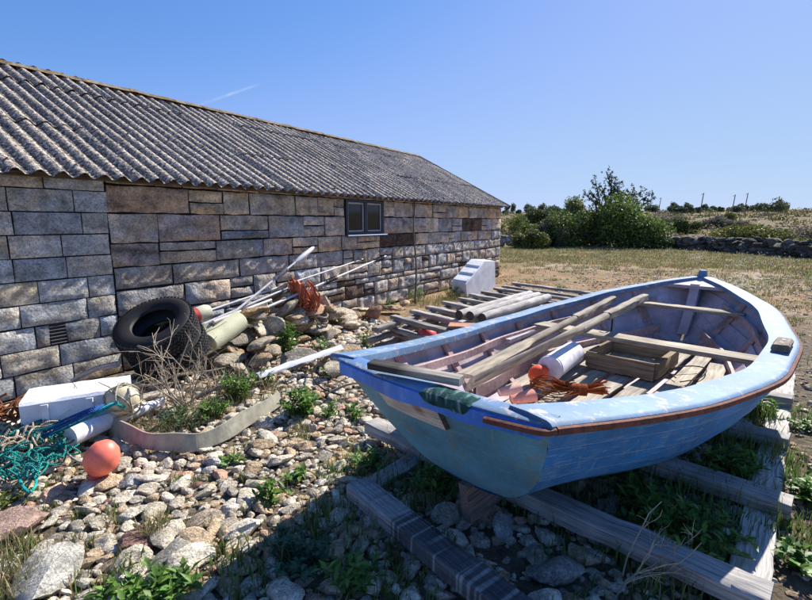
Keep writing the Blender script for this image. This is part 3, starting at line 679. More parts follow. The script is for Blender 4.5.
# thwarts
def station(t, y, z): return BO+AX*(BL*t)+RT*y+V(0, 0, z)
def thwart(t, w, z, th=.035, ext=0.0, col=V(.33, .28, .21)):
    b = inhalf(t, z, -.035); mb = MB(); beam(mb, station(t, -b, z), station(t, b+ext, z), w, th, col, bev=.006); return mb.build('thwart', M['woodlight'], boat)
thwart(.845, .15, .70); thwart(.56, .20, .60); 
# worn oarlock pad on the right gunwale
pm = at(779, 349, .745); mb = MB(); tq = .545; cpt = BO+AX*(BL*tq)+RT*(half(tq)-.055)+V(0, 0, sheer(tq)+.045); beam(mb, cpt-AX*.13, cpt+AX*.13, .10, .05, (.24, .20, .16), bev=.012); pad = mb.build('oarlock_pad', M['wood'], boat)
mb = MB(); 
for q in (-.06, .05): lathe(mb, cpt+AX*q+V(0, 0, .02), V(0, 0, 1), [(0, .014), (.008, .013), (.0085, .004)], (.03, .03, .03), 10)
mb.build('oarlock_socket', M['metal'], pad)
# iron rowlock standing on the inner side
mb = MB(); p = station(.60, -.28, .62); tube(mb, spline([p+V(0, 0, -.02), p+V(0, 0, .13), p+V(0, 0, .14)-RT*.03, p+V(0, 0, .12)-RT*.06], 14), .008, (.03, .02, .018), 8); mb.build('iron_hook', M['rust'], boat)
#PART3
# ------------------------------------------------------------------ timbers under the boat
def timber(p0, p1, w, h, label, name='timber', grp='sawn timbers of the launching frame under the boat', col=(.30, .285, .27), stripes=False):
    mb = MB(); beam(mb, p0, p1, w, h, col, jit=.0035, bev=.008)
    if stripes:
        v = mb.v[0]; d = unit(np.asarray(p1)-p0); q = (v-p0)@d; st = (fbm(np.c_[q*22+((v-p0)@np.cross(d, V(0, 0, 1)))*9, q*0, q*0], 2) > .0); k = st & (q > .35)
        mb.c[0] = np.where(k[:, None], V(.07, .07, .07), V(.33, .32, .31)); 
    return tag(mb.build(name, M['wood'], loc=np.asarray(p0)), label, 'timber', grp)
cd_ = unit(V(.72, -.69, 0))
p = at(357, 480, .13)
mb = MB(); q0, q1 = p-V(0, 0, .045), p+unit(at(548, 628, .13)-p)*2.6-V(0, 0, .045); seg = 300
beam(mb, q0, q1, .145, .09, (.33, .32, .31), seg=seg, jit=.0015, bev=.009)
v = mb.v[0]; d = unit(q1-q0); t_ = (v-q0)@d; st = fbm(np.c_[t_*62, t_*0, ((v-q0)@np.cross(d, V(0, 0, 1)))*4], 3); mb.c[0] = np.where(((st > -.22) & (t_ > .42))[:, None], V(.10, .10, .105), V(.30, .295, .29))
tag(mb.build('timber', M['wood'], loc=q0), 'blackened and worn striped timber lying in front of the boat stern', 'timber', 'sawn timbers of the launching frame under the boat')
p = at(372, 482, .05); timber(p-V(0, 0, .045), p+RD*4.4-V(0, 0, .045), .13, .08, 'dark long timber running under the left side of the boat')
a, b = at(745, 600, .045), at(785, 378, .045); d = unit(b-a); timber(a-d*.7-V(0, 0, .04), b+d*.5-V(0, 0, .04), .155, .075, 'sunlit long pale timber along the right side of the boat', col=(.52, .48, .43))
for (u, v, lb, ln) in ((772, 592, 'nearest wide grey cross timber right of the boat', 2.4), (793, 500, 'second nearest cross timber resting on the sunlit right timber', 1.9), (790, 436, 'third cross timber poking out right of the hull', 1.7), (793, 397, 'farthest short cross timber end showing right of the hull', 1.5)):
    p = at(u, v, .13); timber(p-cd_*ln-V(0, 0, .045), p-V(0, 0, .045), .15, .088, lb, col=(.33, .31, .29))
# stacked slatted cradle between boat and wall
def timb2(p0, p1, w, h, parent, nm, col): mb = MB(); beam(mb, p0, p1, w, h, col, jit=.003, bev=.006); return mb.build(nm, M['wood'], parent)
A0 = at(386, 320, .36); rd = unit(at(505, 287, .36)-A0); rd[2] = 0; rd = unit(rd); sx = unit(at(476, 325, .36)-at(403, 308, .36)); sx[2] = 0; sx = unit(sx)
for lay, zt in enumerate((.36, .22, .09)):
    T = thing('slatted_cradle', ('topmost grey slatted timber cradle with poles lying on it', 'middle slatted timber cradle under the topmost one', 'lowest slatted timber cradle on the ground by the wall')[lay], 'cradle', A0*V(1, 1, 0)+V(0, 0, zt), 'stacked slatted cradles behind the boat')
    off = sx*(-.05*lay)+rd*(.07*lay*(-1)**lay)
    for q in (.02, 1.45): b0 = A0*V(1, 1, 0)+V(0, 0, zt-.075)+off+sx*q-rd*.25; timb2(b0, b0+rd*(4.6 if lay == 0 else 3.6), .10, .06, T, 'rail', V(.30, .27, .24)*random.uniform(.8, 1.1))
    for i_ in range(10):
        b0 = A0*V(1, 1, 0)+V(0, 0, zt-.018+.008*(i_ % 2))+off+rd*(.22+i_*.46+random.uniform(-.05, .05))-sx*.1; timb2(b0, b0+sx*1.75, .10 if lay == 0 else .085, .05, T, 'slat', V(.33, .30, .27)*random.uniform(.75, 1.15))
for (u0, v0, u1, v1, z, lb) in ((459, 315, 530, 294, .43, 'left one of three bleached round poles lying on the cradle'), (470, 316, 538, 295.5, .45, 'middle one of three bleached round poles lying on the cradle'), (482, 318, 548, 297.5, .43, 'right one of three bleached round poles nearest the boat')):
    a, b = at(u0, v0, z), at(u1, v1, z); mb = MB(); n = 26; pts = spline([a, a*.6+b*.4+V(.02, 0, .008), b], n)
    tube(mb, pts, .062+.006*fbm(np.c_[np.arange(n)*.6, np.arange(n)*0, np.arange(n)*0+z*50], 2), (.42, .39, .36), 12, cap=False)
    for e, s_ in ((0, 1), (-1, -1)):
        dd = unit(pts[1]-pts[0])*s_; lathe(mb, pts[e], -dd, [(-.001, .06), (.002, .045), (.001, .001)], (.10, .075, .06), 12)
    tag(mb.build('round_pole', M['woodlight'], loc=a), lb, 'pole', 'bleached poles on the cradle')
mb = MB(); a, b = at(449, 325, .40), at(478, 324, .40); beam(mb, a, b+sx*.2, .22, .02, (.42, .2, .12)); tag(mb.build('board', M['woodlight'], loc=a), 'short orange brown board lying at the near end of the poles', 'board')
mb = MB(); c = at(427, 337, .18); lathe(mb, c-V(0, 0, .17), V(0, 0, 1), [(0, .02), (.02, .06), (.08, .11), (.17, .135), (.24, .11), (.28, .06), (.30, .02), (.315, .02), (.317, .001)], (.75, .09, .09), 24); tag(mb.build('buoy', M['plastic'], loc=c), 'round red buoy half hidden behind the left side of the boat', 'buoy')
# white foam block by the wall corner
P0 = at(468, 297, 0); yv = P0[1]
def aty(u, v, y): r = ray(u, v); return CAM+r*(y/r[1])
poly = [(467, 297), (466, 284), (485, 261), (495, 261), (495.5, 292)]
fr_ = [aty(u, v, yv+.040*(u-467)) for u, v in poly]; bk = [p+V(-.30, .18, .03) for p in fr_]; m_ = len(poly); mb = MB()
for q in (.12, .45, .78):
    c_ = fr_[1]*(1-q)+fr_[2]*q; e_ = unit(fr_[2]-fr_[1]); of_ = V(-.30, .18, .03); nn_ = unit(np.cross(e_, of_)); nn_ = nn_*np.sign(nn_[2]); beam(mb, c_+nn_*.012+of_*.04, c_+nn_*.012+of_*.96, .10, .03, (.78, .79, .80), up=nn_, bev=.004, seg=1, jit=0)
mb.add(fr_+bk, [tuple(range(m_))[::-1], tuple(range(m_, 2*m_))]+[(i, (i+1) % m_, (i+1) % m_+m_, i+m_) for i in range(m_)], (.78, .79, .80))
tag(mb.build('foam_block', M['foam'], loc=P0, smooth=False), 'white foam block with notched sloping top standing by the wall corner', 'foam block')
# ------------------------------------------------------------------ tyres
TC = CAM+ray(152, 320)*4.62; rv = unit(ray(152, 320)); TN = unit(.75*(V(-.50, 0, 0)+.86*UPV)-.66*rv)
def tyre(c, lb):
    T = thing('tyre', lb, 'tyre', c, 'two old tyres against the wall'); s, u = frame(TN); Rr, w_ = .375, .235
    pr = [(-.075, .205), (-.10, .215), (-.118, .26), (-.120, .31), (-.112, .345), (-.100, .362), (-.092, .371)]; prof = pr+[(0, .373)]+[(-a, b) for a, b in pr[::-1]]+[(.05, .225), (0, .34), (-.05, .225)]
    mb = MB(); lathe(mb, c, TN, prof+[prof[0]], (.014, .014, .016), 72); mb.build('carcass', M['rubber'], T)
    tb = MB(); nb = 60
    for i in range(nb):
        for row, (z0, z1) in enumerate(((-.108, -.068), (-.06, -.022), (-.014, .014), (.022, .06), (.068, .108))):
            a = 2*math.pi*(i+(.5 if row % 2 else 0)+random.uniform(-.05, .05))/nb; rad = unit(s*math.cos(a)+u*math.sin(a)); tg = np.cross(TN, rad); r_ = .372 if abs(z0+z1) < .1 else .366
            sk_ = (.012 if row % 2 else -.012)
            cc = c+rad*r_+TN*(z0+z1)/2; hw = 2*math.pi*Rr/nb*.34; dz = (z1-z0)/2*.9
            q = [cc+tg*(sx_*hw+sk_*sz_)+TN*sz_*dz+rad*e for e in (-.004, .012) for sx_, sz_ in ((-1, -1), (1, -1), (1, 1), (-1, 1))]
            tb.add(q, [(4, 5, 6, 7), (0, 1, 5, 4), (1, 2, 6, 5), (2, 3, 7, 6), (3, 0, 4, 7)], V(.022, .022, .024)*random.uniform(.8, 1.3))
    tb.build('tread', M['rubber'], T, smooth=False)
    return T
tyre(TC-TN*.12, 'upper worn black tyre tilted on top of the other one'); tyre(TC-TN*.375+V(.02, 0, -.01), 'lower black tyre lying beneath the tilted top one')
# ------------------------------------------------------------------ fish box, pipe, floats, ropes at the left
A = at(17, 408, .26); B = at(150, 388, .26); dl = unit((B-A)*V(1, 1, 0)); dn = V(dl[1], -dl[0], 0); C0 = A+dl*.36-dn*.20-V(0, 0, .115)
fbx = thing('fish_box', 'big white foam fish box lying upside down by the wall left of the tyres', 'fish box', C0*V(1, 1, 0))
mb = MB(); beam(mb, C0-dl*.35+V(0, 0, .0), C0+dl*.35, .40, .28, (.74, .75, .79), bev=.02, seg=10, jit=.0015); mb.build('box_body', M['foam'], fbx)
mb = MB(); 
for sgn in (1, -1): beam(mb, C0-dl*.365+dn*sgn*.205-V(0, 0, .095), C0+dl*.365+dn*sgn*.205-V(0, 0, .095), .02, .05, (.76, .77, .8), bev=.006)
for sgn in (1, -1): beam(mb, C0-dn*.2+dl*sgn*.358-V(0, 0, .095), C0+dn*.2+dl*sgn*.358-V(0, 0, .095), .02, .05, (.76, .77, .8), bev=.006)
for q in (-.2, .08, .3): beam(mb, C0+dl*q+dn*.206-V(0, 0, .07), C0+dl*q+dn*.206+V(0, 0, .11), .022, .05, (.76, .77, .8), up=dl, bev=.006)
mb.build('box_rim', M['foam'], fbx)
mb = MB(); a, b = at(70, 437, .10), at(163, 402, .06); tube(mb, spline([a, a*.5+b*.5+V(0, 0, .01), b], 20), np.linspace(.072, .036, 20), (.72, .72, .76), 16); tag(mb.build('plastic_pipe', M['plastic'], loc=a), 'white tapering plastic pipe lying below the cream float', 'pipe')
def rope(mb, pts, r, col, n=60, ns=6): 
    p = spline(pts, n); c = np.array(col)*(1+.3*fbm(np.c_[np.arange(n)*.9, np.arange(n)*0, np.arange(n)*0+random.random()*40], 2))[:, None]; tube(mb, p, r, np.clip(c, 0, 1), ns)
FC = at(123, 400, .24); fl = thing('cream_float', 'cream coloured net float wrapped in old rope beside the white fish box', 'float', FC)
mb = MB(); lathe(mb, FC-unit(V(.8, .3, .3))*.12, unit(V(.8, .3, .3)), [(0, .01), (.01, .05), (.05, .096), (.12, .118), (.19, .096), (.23, .05), (.24, .01)], (.62, .54, .36), 24); mb.build('float_body', M['plastic'], fl)
mb = MB()
for i in range(6):
    a0 = random.random()*6; ax_ = unit(RNG.normal(size=3)); s, u = frame(ax_); rope(mb, [FC+(s*math.cos(a)+u*math.sin(a))*(.122+random.uniform(0, .012))+ax_*.03*math.sin(a*2+a0) for a in np.linspace(a0, a0+random.uniform(3, 6.2), 14)], .007, (.52, .46, .34), 50)
mb.build('rope_lashing', M['rope'], fl)
def tangle(name, lb, region, r, col, cnt, npt, step, zmax, seed, mats='rope'):
    """loose rope: a wandering line that loops over the ground"""
    rr = random.Random(seed); mb = MB()
    for c_ in range(cnt):
        u = rr.uniform(region[0], region[2]); v = rr.uniform(region[1], region[3]); p = at(u, v, 0); ang = rr.random()*6.3; curl = rr.uniform(-.8, .8); pts = []
        for k in range(npt):
            q = proj(p); uu, vv = float(q[0][0]), float(q[1][0]); cen = at((region[0]+region[2])/2, (region[1]+region[3])/2, 0)
            if not (region[0] < uu < region[2] and region[1] < vv < region[3]): ang = math.atan2(cen[1]-p[1], cen[0]-p[0])+rr.uniform(-.8, .8)
            curl += rr.uniform(-.5, .5); curl = max(-1.3, min(1.3, curl)); ang += curl*.5; p = p+V(math.cos(ang), math.sin(ang), 0)*step; pts.append(V(p[0], p[1], .05+zmax*rr.random()))
        rope(mb, pts, r*rr.uniform(.85, 1.15), V(*col)*rr.uniform(.8, 1.2), npt*5)
    return mb, name, lb
mb, _, _ = tangle('r', '', (-8, 432, 78, 488), .0062, (.03, .27, .25), 8, 34, .062, .09, 11)
rope(mb, [at(2, 478, .06), at(15, 470, .07), at(22, 485, .06), at(30, 492, .06), at(36, 482, .07), at(30, 468, .07), at(14, 455, .06), at(0, 445, .05)], .008, (.02, .40, .38)); rope(mb, [at(40, 430, .15), at(60, 424, .2), at(95, 412, .28), at(112, 404, .3), at(125, 407, .22)], .009, (.02, .34, .34))
rope(mb, [at(36, 440, .1), at(62, 430, .16), at(90, 417, .25), at(118, 402, .36)], .009, (.02, .28, .36))
tag(mb.build('teal_rope', M['rope'], loc=at(40, 460)), 'tangled heap of teal rope at the left edge behind the coral float', 'rope')
mb = MB(); 
for k in range(3): rope(mb, [at(42+k*2, 436-k*4, .12), at(62, 427-k*3, .2+.01*k), at(90, 413-k*2, .30), at(104, 405, .3)], .009, (.03, .10, .34))
tag(mb.build('blue_rope', M['rope'], loc=at(60, 430)), 'dark blue ropes stretched up to the cream float', 'rope')
mb, _, _ = tangle('r', '', (-10, 428, 60, 462), .0075, (.46, .38, .28), 4, 26, .07, .1, 5)
rope(mb, [at(50, 428, .12), at(58, 440, .1), at(66, 452, .08), at(76, 460, .1), at(84, 463, .1)], .006, (.55, .5, .42)); tag(mb.build('beige_rope', M['rope'], loc=at(20, 445)), 'frayed beige rope lying among the teal rope', 'rope')
mb, _, _ = tangle('r', '', (-14, 415, 30, 434), .008, (.34, .13, .06), 5, 22, .07, .14, 8); tag(mb.build('rusty_rope', M['rope'], loc=at(5, 425)), 'rust brown rope pile at the left end of the fish box', 'rope')
# coral buoy
bc = at(98, 482, 0)+V(0, .05, .118); by = thing('coral_buoy', 'shiny coral pink round buoy lying on the stones', 'buoy', bc); ax_ = unit(V(-.35, -.2, -.9))
mb = MB(); lathe(mb, bc-ax_*.13, ax_, [(0, .004), (.007, .034), (.035, .072), (.08, .095), (.12, .102), (.155, .096), (.195, .074), (.225, .04), (.238, .026), (.24, .004)], (.90, .20, .13), 40); mb.build('float_body', M['plastic'], by)
mb = MB(); lathe(mb, bc+ax_*.095, ax_, [(0, .045), (.02, .038), (.032, .03), (.034, .002)], (.80, .13, .10), 20); mb.build('eye', M['plastic'], by)
# bent strip
path = spline([at(107, 432), at(125, 443), at(150, 451), at(180, 453), at(205, 449), at(232, 437), at(258, 421), at(283, 405)], 60); mb = MB(); rows = []; cc = []
for k, p in enumerate(path):
    d = unit(path[min(k+1, 59)]-path[max(k-1, 0)]); o_ = V(d[1], -d[0], 0); lean = .035; wob = .006*math.sin(k*.5); zb = float(gz(p[0], p[1]))+.03; hh = .115+.010*math.sin(k*.31)
    for (a, z) in [(.006, 0), (.006, hh/2), (.006, hh), (-.006, hh), (-.006, hh/2), (-.006, 0)]:
        rows.append(p+o_*(a-lean*z/hh+wob)+V(0, 0, zb+z)); w_ = max(0, 1-abs(k-12)/7); cc.append(V(.33, .31, .24)*(1-w_)+V(.5, .24, .22)*w_)
mb.add(np.array(rows), quads(60, 6, closev=True), np.array(cc), np.c_[np.repeat(np.linspace(0, 2, 60), 6), np.tile([0, .06, .12, .12, .06, 0], 60), np.zeros(360)]); mb.add(rows[:6], [tuple(range(6))], (.3, .3, .28)); mb.add(rows[-6:], [tuple(range(6))], (.3, .3, .28))
tag(mb.build('bent_strip', M['metal'], loc=path[30], smooth=False), 'long grey strip bent in a bow and standing on edge on the stones', 'strip')
# ------------------------------------------------------------------ marker poles with foam floats
def straight(mb, a, b, r0, r1, col, n=10, k=12): tube(mb, np.array([a+(b-a)*t for t in np.linspace(0, 1, n)]), np.linspace(r0, r1, n), col, k)
def mpole(lb, a, b, r0=.017, r1=.012, col=(.55, .54, .56)):
    T = thing('marker_pole', lb, 'pole', a, 'marker poles leaning over the rubble by the wall'); mb = MB(); straight(mb, a, b, r0, r1, col, 14, 10); mb.build('shaft', M['plastic'], T); return T, unit(b-a)
# 1: paddle tip
a, b = wl(194, 345, .62), wl(314, 247, .30); T, d = mpole('white marker pole with a thick spindle tip, highest of the leaning poles', a, b)
mb = MB(); L = np.linalg.norm(b-a); lathe(mb, a, d, [(L*.80, .014), (L*.84, .034), (L*.9, .036), (L*.985, .026), (L*1.0, .004)], (.62, .60, .66), 14); mb.build('spindle_tip', M['plastic'], T)
mb = MB(); s, u = frame(d)
for k in range(12): q = a+d*L*(.60+.010*k); rope(mb, [q+(s*math.cos(t)+u*math.sin(t))*(.026+.006*random.random())+d*.004*t for t in np.linspace(0, 6.6, 9)], .006, (.4, .38, .42), 24, 5)
mb.build('tape_wrap', M['rope'], T)
mb = MB(); e0 = wl(181, 362, .70); e1 = wl(209, 332, .60); lathe(mb, e0, unit(e1-e0), [(0, .02), (.01, .07), (.10, .09), (np.linalg.norm(e1-e0), .125), (np.linalg.norm(e1-e0)+.01, .11), (np.linalg.norm(e1-e0)+.012, .002)], (.62, .59, .36), 24); mb.build('foam_float', M['foam'], T)
# 2: red and white float
a, b = wl(196, 315, .38), wl(363, 259, .26); T, d = mpole('thin marker pole with a red and white float at its lower end', a, b, .015, .010)
mb = MB(); L = .21; cs = np.array([(.5, .06, .05)]*3+[(.55, .54, .40)]*5); lathe(mb, a-d*.02, d, [(-.04, .005), (-.035, .078), (.03, .084), (.032, .084), (.04, .086), (.15, .086), (.19, .072), (.192, .015)], cs, 22); mb.build('foam_float', M['foam'], T)
mb = MB(); rope(mb, [b-d*.25, b-d*.15+V(0, 0, .03), b-d*.05, b+V(0, 0, -.02)], .012, (.05, .05, .06), 16); mb.build('tape_wrap', M['rope'], T)
# 3: long pole with big foam cylinder
a, b = wl(226, 325, .62), wl(386, 256, .50); T, d = mpole('longest white marker pole with a big pale yellow foam float', a, b, .020, .013, (.62, .61, .62)); L = np.linalg.norm(b-a)
f0, f1 = wl(209, 343, .72), wl(240, 320, .66); fd = unit(f1-f0); fl_ = np.linalg.norm(f1-f0); mb = MB(); lathe(mb, f0, fd, [(0, .02), (.002, .10), (.01, .108), (fl_*.5, .122), (fl_-.01, .120), (fl_, .11), (fl_+.002, .015)], (.74, .71, .46), 28); mb.build('foam_float', M['foam'], T)
mb = MB(); s, u = frame(d)
for k0 in (.52, .9):
    for k in range(9): q = a+d*L*(k0+.009*k); rope(mb, [q+(s*math.cos(t)+u*math.sin(t))*(.024+.008*random.random()) for t in np.linspace(0, 6.4, 9)], .007, (.05, .045, .05), 22, 5)
    if k0 < .6: mb.build('tape_wrap', M['rope'], T); mb = MB()
for k in range(3): q = a+d*L*(.93-.03*k); rope(mb, [q, q+V(0, 0, -.05)-d*.02, q+V(.0, 0, -.03)+d*.05, q+d*.07], .005, (.07, .07, .08), 14, 5)
mb.build('tape_wrap', M['rope'], T)
a, b = wl(197, 327, .55), wl(288, 288, .40); T, d = mpole('short grey marker pole lying between the two longer ones', a, b, .018, .016, (.42, .42, .45))
a, b = wl(213, 322, .68), wl(271, 300, .50); T, d = mpole('shortest stubby pale pole just above the yellow foam float', a, b, .02, .02, (.5, .48, .46))
# orange net hung over the poles
def oval_cloth(c, n=60, seed=3):
    rr = np.random.default_rng(seed); mb = MB(); core = MB()
    v, f = ICO[4]; sh = v*V(.17, .13, .22); sh = sh*(.85+.75*fbm(v*1.9+4, 4)+.16*abs(fbm(v*8, 3)))[:, None]; sh[:, 0] += -.10*sh[:, 2]; sh[:, 0] = np.where(sh[:, 2] > 0, sh[:, 0]-.04*sh[:, 2], sh[:, 0]+.03)
    for (dx_, dz_, sc_) in ((0, 0, 1.), (-.10, .12, .62), (.07, -.15, .6)):
        fold = abs(fbm(np.c_[v[:, 0]*4+v[:, 2]*1.5, v[:, 1]*4, v[:, 2]*1.2]+dx_*30, 3)); s2 = v*V(.125, .10, .19)*sc_*(.75+.9*fbm(v*1.7+dx_*50, 3)+.45*fold)[:, None]; s2[:, 0] -= s2[:, 2]*.45
        mb.add(s2+c+V(dx_, 0, dz_), f, V(.66, .17, .075)*(.5+1.3*fold+.5*fbm(v*7, 2))[:, None])

    for k in range(n):
        a = rr.uniform(0, 6.28); th = rr.uniform(-.2, 1.3); r0 = rr.uniform(.8, 1.35); pts = []
        for q in np.linspace(0, 1, 7): aa = a+q*rr.uniform(-.6, .9); tt = th-q*1.9; pts.append(c+V(.17*math.cos(aa)*math.cos(tt)-.1*.2*math.sin(tt), .13*math.sin(aa)*math.cos(tt), .22*math.sin(tt))*r0*1.05)
        rope(mb, pts, rr.uniform(.005, .011), V(.45, .14, .07)*rr.uniform(.5, 1.4), 20, 5)
    return mb
c = wl(305, 297, .62); mb = oval_cloth(c, 44); tag(mb.build('orange_net', M['cloth'], loc=c), 'crumpled rust orange net bundle draped over the leaning poles', 'net')
c = wl(318, 322, .70); mb = MB(); rr = np.random.default_rng(4)
for k in range(26):
    a = rr.uniform(0, 6.28); pts = [c+V(.13*math.cos(a+q*1.6), .11*math.sin(a+q*1.6), .09-.30*q+.05*math.sin(a*3)) for q in np.linspace(0, 1, 6)]; rope(mb, pts, .006, V(.33, .28, .22)*rr.uniform(.5, 1.4), 20, 5)
for k in range(4): rope(mb, [c+V(.14*math.cos(a), .12*math.sin(a), .09-.08*k+.015*math.sin(3*a)) for a in np.linspace(0, 6.4, 14)], .011 if k == 0 else .006, (.42, .37, .3), 40, 6)
tag(mb.build('net_basket', M['rope'], loc=c), 'old beige net bag hanging below the orange net on the rubble', 'net')
mb = MB(); a = wl(312, 340, .75); rope(mb, [a, at(318, 360, .15), at(312, 375, .1), at(322, 388, .08), at(340, 395, .06)], .008, (.04, .035, .03)); tag(mb.build('dark_rope', M['rope'], loc=a), 'dark rope trailing from the net bag down to the stones', 'rope')
# white plank, driftwood
mb = MB(); a, b = at(258, 376, .14), at(342, 347, .20); beam(mb, a, b, .07, .02, (.55, .57, .62), up=V(.2, -.5, .8), bev=.01, jit=.004); tag(mb.build('white_board', M['cap' if False else 'foam'], loc=a), 'white painted board lying below the rubble in front of the net bag', 'board')
mb = MB(); a, b = at(72, 381, .12), at(118, 364, .3); tube(mb, spline([a, a*.5+b*.5+V(0, 0, .03), b], 14), np.linspace(.02, .03, 14), (.38, .36, .36), 8); tag(mb.build('driftwood', M['woodlight'], loc=a), 'grey driftwood stick behind the fish box left of the tyres', 'driftwood')
for (u0, v0, u1, v1, r, lb) in ((150, 385, 225, 368, .018, 'thin grey driftwood branch below the tyres'), (195, 398, 262, 382, .022, 'brown driftwood branch left of the white board'), (330, 392, 395, 380, .013, 'dark thin branch on the stones in front of the boat corner'), (100, 398, 165, 382, .014, 'bleached stick right behind the cream float')):
    a, b = at(u0, v0, .07), at(u1, v1, .10); mb = MB(); tube(mb, spline([a, a*.7+b*.3+V(0, 0, .04), a*.3+b*.7+V(0, .03, 0), b], 18), np.linspace(r, r*.5, 18), (.30, .25, .19), 7); tag(mb.build('driftwood', M['wood'], loc=a), lb, 'driftwood', 'driftwood lying among the clutter by the wall')
# rubble heap against the wall
rs2 = random.Random(21); heap = []
for i in range(80):
    lvl = rs2.random(); u = rs2.uniform(222, 352); t = (u-222)/130; top = .64*math.sin(math.pi*min(1, max(0, (t*.9+.12))))+.05
    z = lvl*top; off = .25+rs2.uniform(0, .75)*(1-.75*lvl)
    s_at = wl(u, 330, off)@D; heap.append((s_at, off, z, rs2.uniform(.09, .16)))
for (u, v, r, z) in ((375, 316, .15, .06), (362, 312, .12, .06), (392, 310, .13, .06), (350, 326, .12, .05), (338, 372, .11, .05), (346, 352, .11, .07), (330, 362, .12, .04), (404, 305, .1, .05), (232, 352, .13, .12), (262, 346, .14, .2), (262, 362, .13, .08), (296, 362, .12, .08), (240, 372, .11, .05)):
    p = at(u, v, z); heap.append((p@D, p@N-W, z, r))
for i, (s, off, z, r) in enumerate(heap):
    mb = MB(); sh = rs2.choice(SH3); sh = (sh[0]*V(1.15, 1, .8), sh[1]); kind, c = PAL[RNG.choice(len(PAL), p=PW)]; c = c*V(.98, .95, .9)*rs2.uniform(.7, 1.0)
    place_stone(mb, sh, V(0, 0, 0), r, c, .3); o = mb.build('rubble_stone', M['drystone' if i % 3 else 'pebble']); o.location = Vector(wp(s, off, z+.04)); tag(o, 'rough angular stone in the rubble heaped along the foot of the shed wall', 'stone', 'rubble stones by the wall')
# ------------------------------------------------------------------ things in the boat
def sp_(p): return p
# oars: flattened blades and squared looms
def oar(a, b, lb, w0=.085, r=.034, twist=0.0, blade=.30):
    T = thing('oar', lb, 'oar', a, 'weathered oars lying in the boat'); d = unit(b-a); L = np.linalg.norm(b-a); s, u = frame(d); s, u = s*math.cos(twist)+u*math.sin(twist), u*math.cos(twist)-s*math.sin(twist)
    mb = MB(); n = 30; rows = []; tc = []
    for k in range(n):
        t = k/(n-1); q = a+d*L*blade*t; w_ = w0*(1-.08*math.sin(t*3))*(1-sm(.75, 1, t))+r*sm(.75, 1, t); h_ = .014*(1-sm(.6, 1, t))+r*.85*sm(.6, 1, t)
        for j in range(10): an = j*2*math.pi/10; rows.append(q+s*w_*math.cos(an)+u*h_*math.sin(an)); tc.append((L*blade*t, w_*math.cos(an), h_*math.sin(an)))
    mb.add(np.array(rows), quads(n, 10, closev=True), (.30, .255, .19), tc); mb.add(rows[:10], [tuple(range(10))], (.3, .26, .2)); mb.build('blade', M['woodlight'], T)
    mb = MB(); tube(mb, np.array([a+d*L*t for t in np.linspace(blade, .8, 14)]), np.linspace(r, r*.95, 14), (.25, .215, .17), 10, flat=.9); beam(mb, a+d*L*.6, b, r*1.9, r*1.9, (.28, .24, .19), bev=.01); mb.build('loom', M['woodlight'], T)
    return T
oar(at(463, 376, .78), at(613, 299, .80)+V(0, 0, 0), 'farther grey oar with its flat blade towards the stern corner', .07, .032, .15)
oar(at(470, 384, .86), at(645, 297, .80), 'nearer thick grey oar crossing over the thwarts', .05, .038, 1.1, .42)
# plank on the stern corner
mb = MB(); a, b = at(371, 364, .96), at(462, 381, .955); beam(mb, a, b, .06, .034, (.36, .33, .27)); mb.c[0] = np.where(((mb.v[0]-a)@unit(b-a) < .16)[:, None], V(.05, .045, .04), mb.c[0]); tag(mb.build('loose_plank', M['woodlight'], loc=a), 'short grey plank with a blackened end lying on the left stern corner', 'plank')
# wooden tray
Z1 = .50; A = at(587, 351, Z1); B = at(655, 364, Z1); Cc = at(677, 349, Z1); dx = unit((B-A)*V(1, 1, 0)); dy = unit((Cc-B)*V(1, 1, 0)); dy = unit(dy-dx*(dx@dy)); Lx, Ly = np.linalg.norm(B-A), max(.38, np.linalg.norm(Cc-B))
tr_ = thing('wooden_tray', 'open wooden tray with slatted bottom standing on the boat floor', 'tray', A*V(1, 1, 0)+V(0, 0, .36)); hT = .13
def tb_(a, b, w, h, nm, col=(.23, .17, .11)): mb = MB(); beam(mb, a, b, w, h, col, bev=.003); mb.build(nm, M['wood'], tr_)
zz = V(0, 0, Z1-A[2]-hT/2)
tb_(A+zz, B+zz, .022, hT, 'side_board'); tb_(A+dy*Ly+zz, B+dy*Ly+zz, .022, hT, 'side_board', (.30, .24, .16)); tb_(A+dy*.012+zz, A+dy*(Ly-.012)+zz, .022, hT-.004, 'end_board', (.28, .22, .15)); tb_(B+dy*.012+zz, B+dy*(Ly-.012)+zz, .05, hT-.004, 'end_board', (.27, .21, .14))
for q in np.linspace(.05, Lx-.05, 7): tb_(A+dx*q+dy*.0+zz-V(0, 0, hT/2+.006), A+dx*q+dy*Ly+zz-V(0, 0, hT/2+.006), .088, .012, 'bottom_slat', (.42, .37, .27))
# canister and floats
c0, c1 = at(549, 369, .46), at(574, 352, .46); d = unit(c1-c0); cn = thing('white_canister', 'translucent white plastic canister lying on its side under the oar', 'canister', c0)
L = np.linalg.norm(c1-c0); mb = MB(); lathe(mb, c0, d, [(0, .002), (.001, .085), (.012, .098), (.03, .10), (.032, .104), (.04, .10), (L*.7, .10), (L-.03, .098), (L-.005, .07), (L, .05), (L+.03, .045), (L+.031, .002)], (.72, .70, .74), 28); mb.build('canister_body', M['plastic'], cn)
bc = at(538, 374, .42); of = thing('orange_float', 'small bright orange float beside the white canister', 'float', bc); ax_ = unit(V(.8, .2, .5)); mb = MB(); lathe(mb, bc-ax_*.075, ax_, [(0, .002), (.005, .035), (.03, .062), (.075, .072), (.115, .064), (.14, .045), (.143, .002)], (.95, .12, .025), 24); mb.build('float_body', M['plastic'], of)
mb = MB(); lathe(mb, bc+ax_*.066, ax_, [(0, .03), (.02, .026), (.021, .002)], (.7, .07, .02), 14); mb.build('cap', M['plastic'], of)
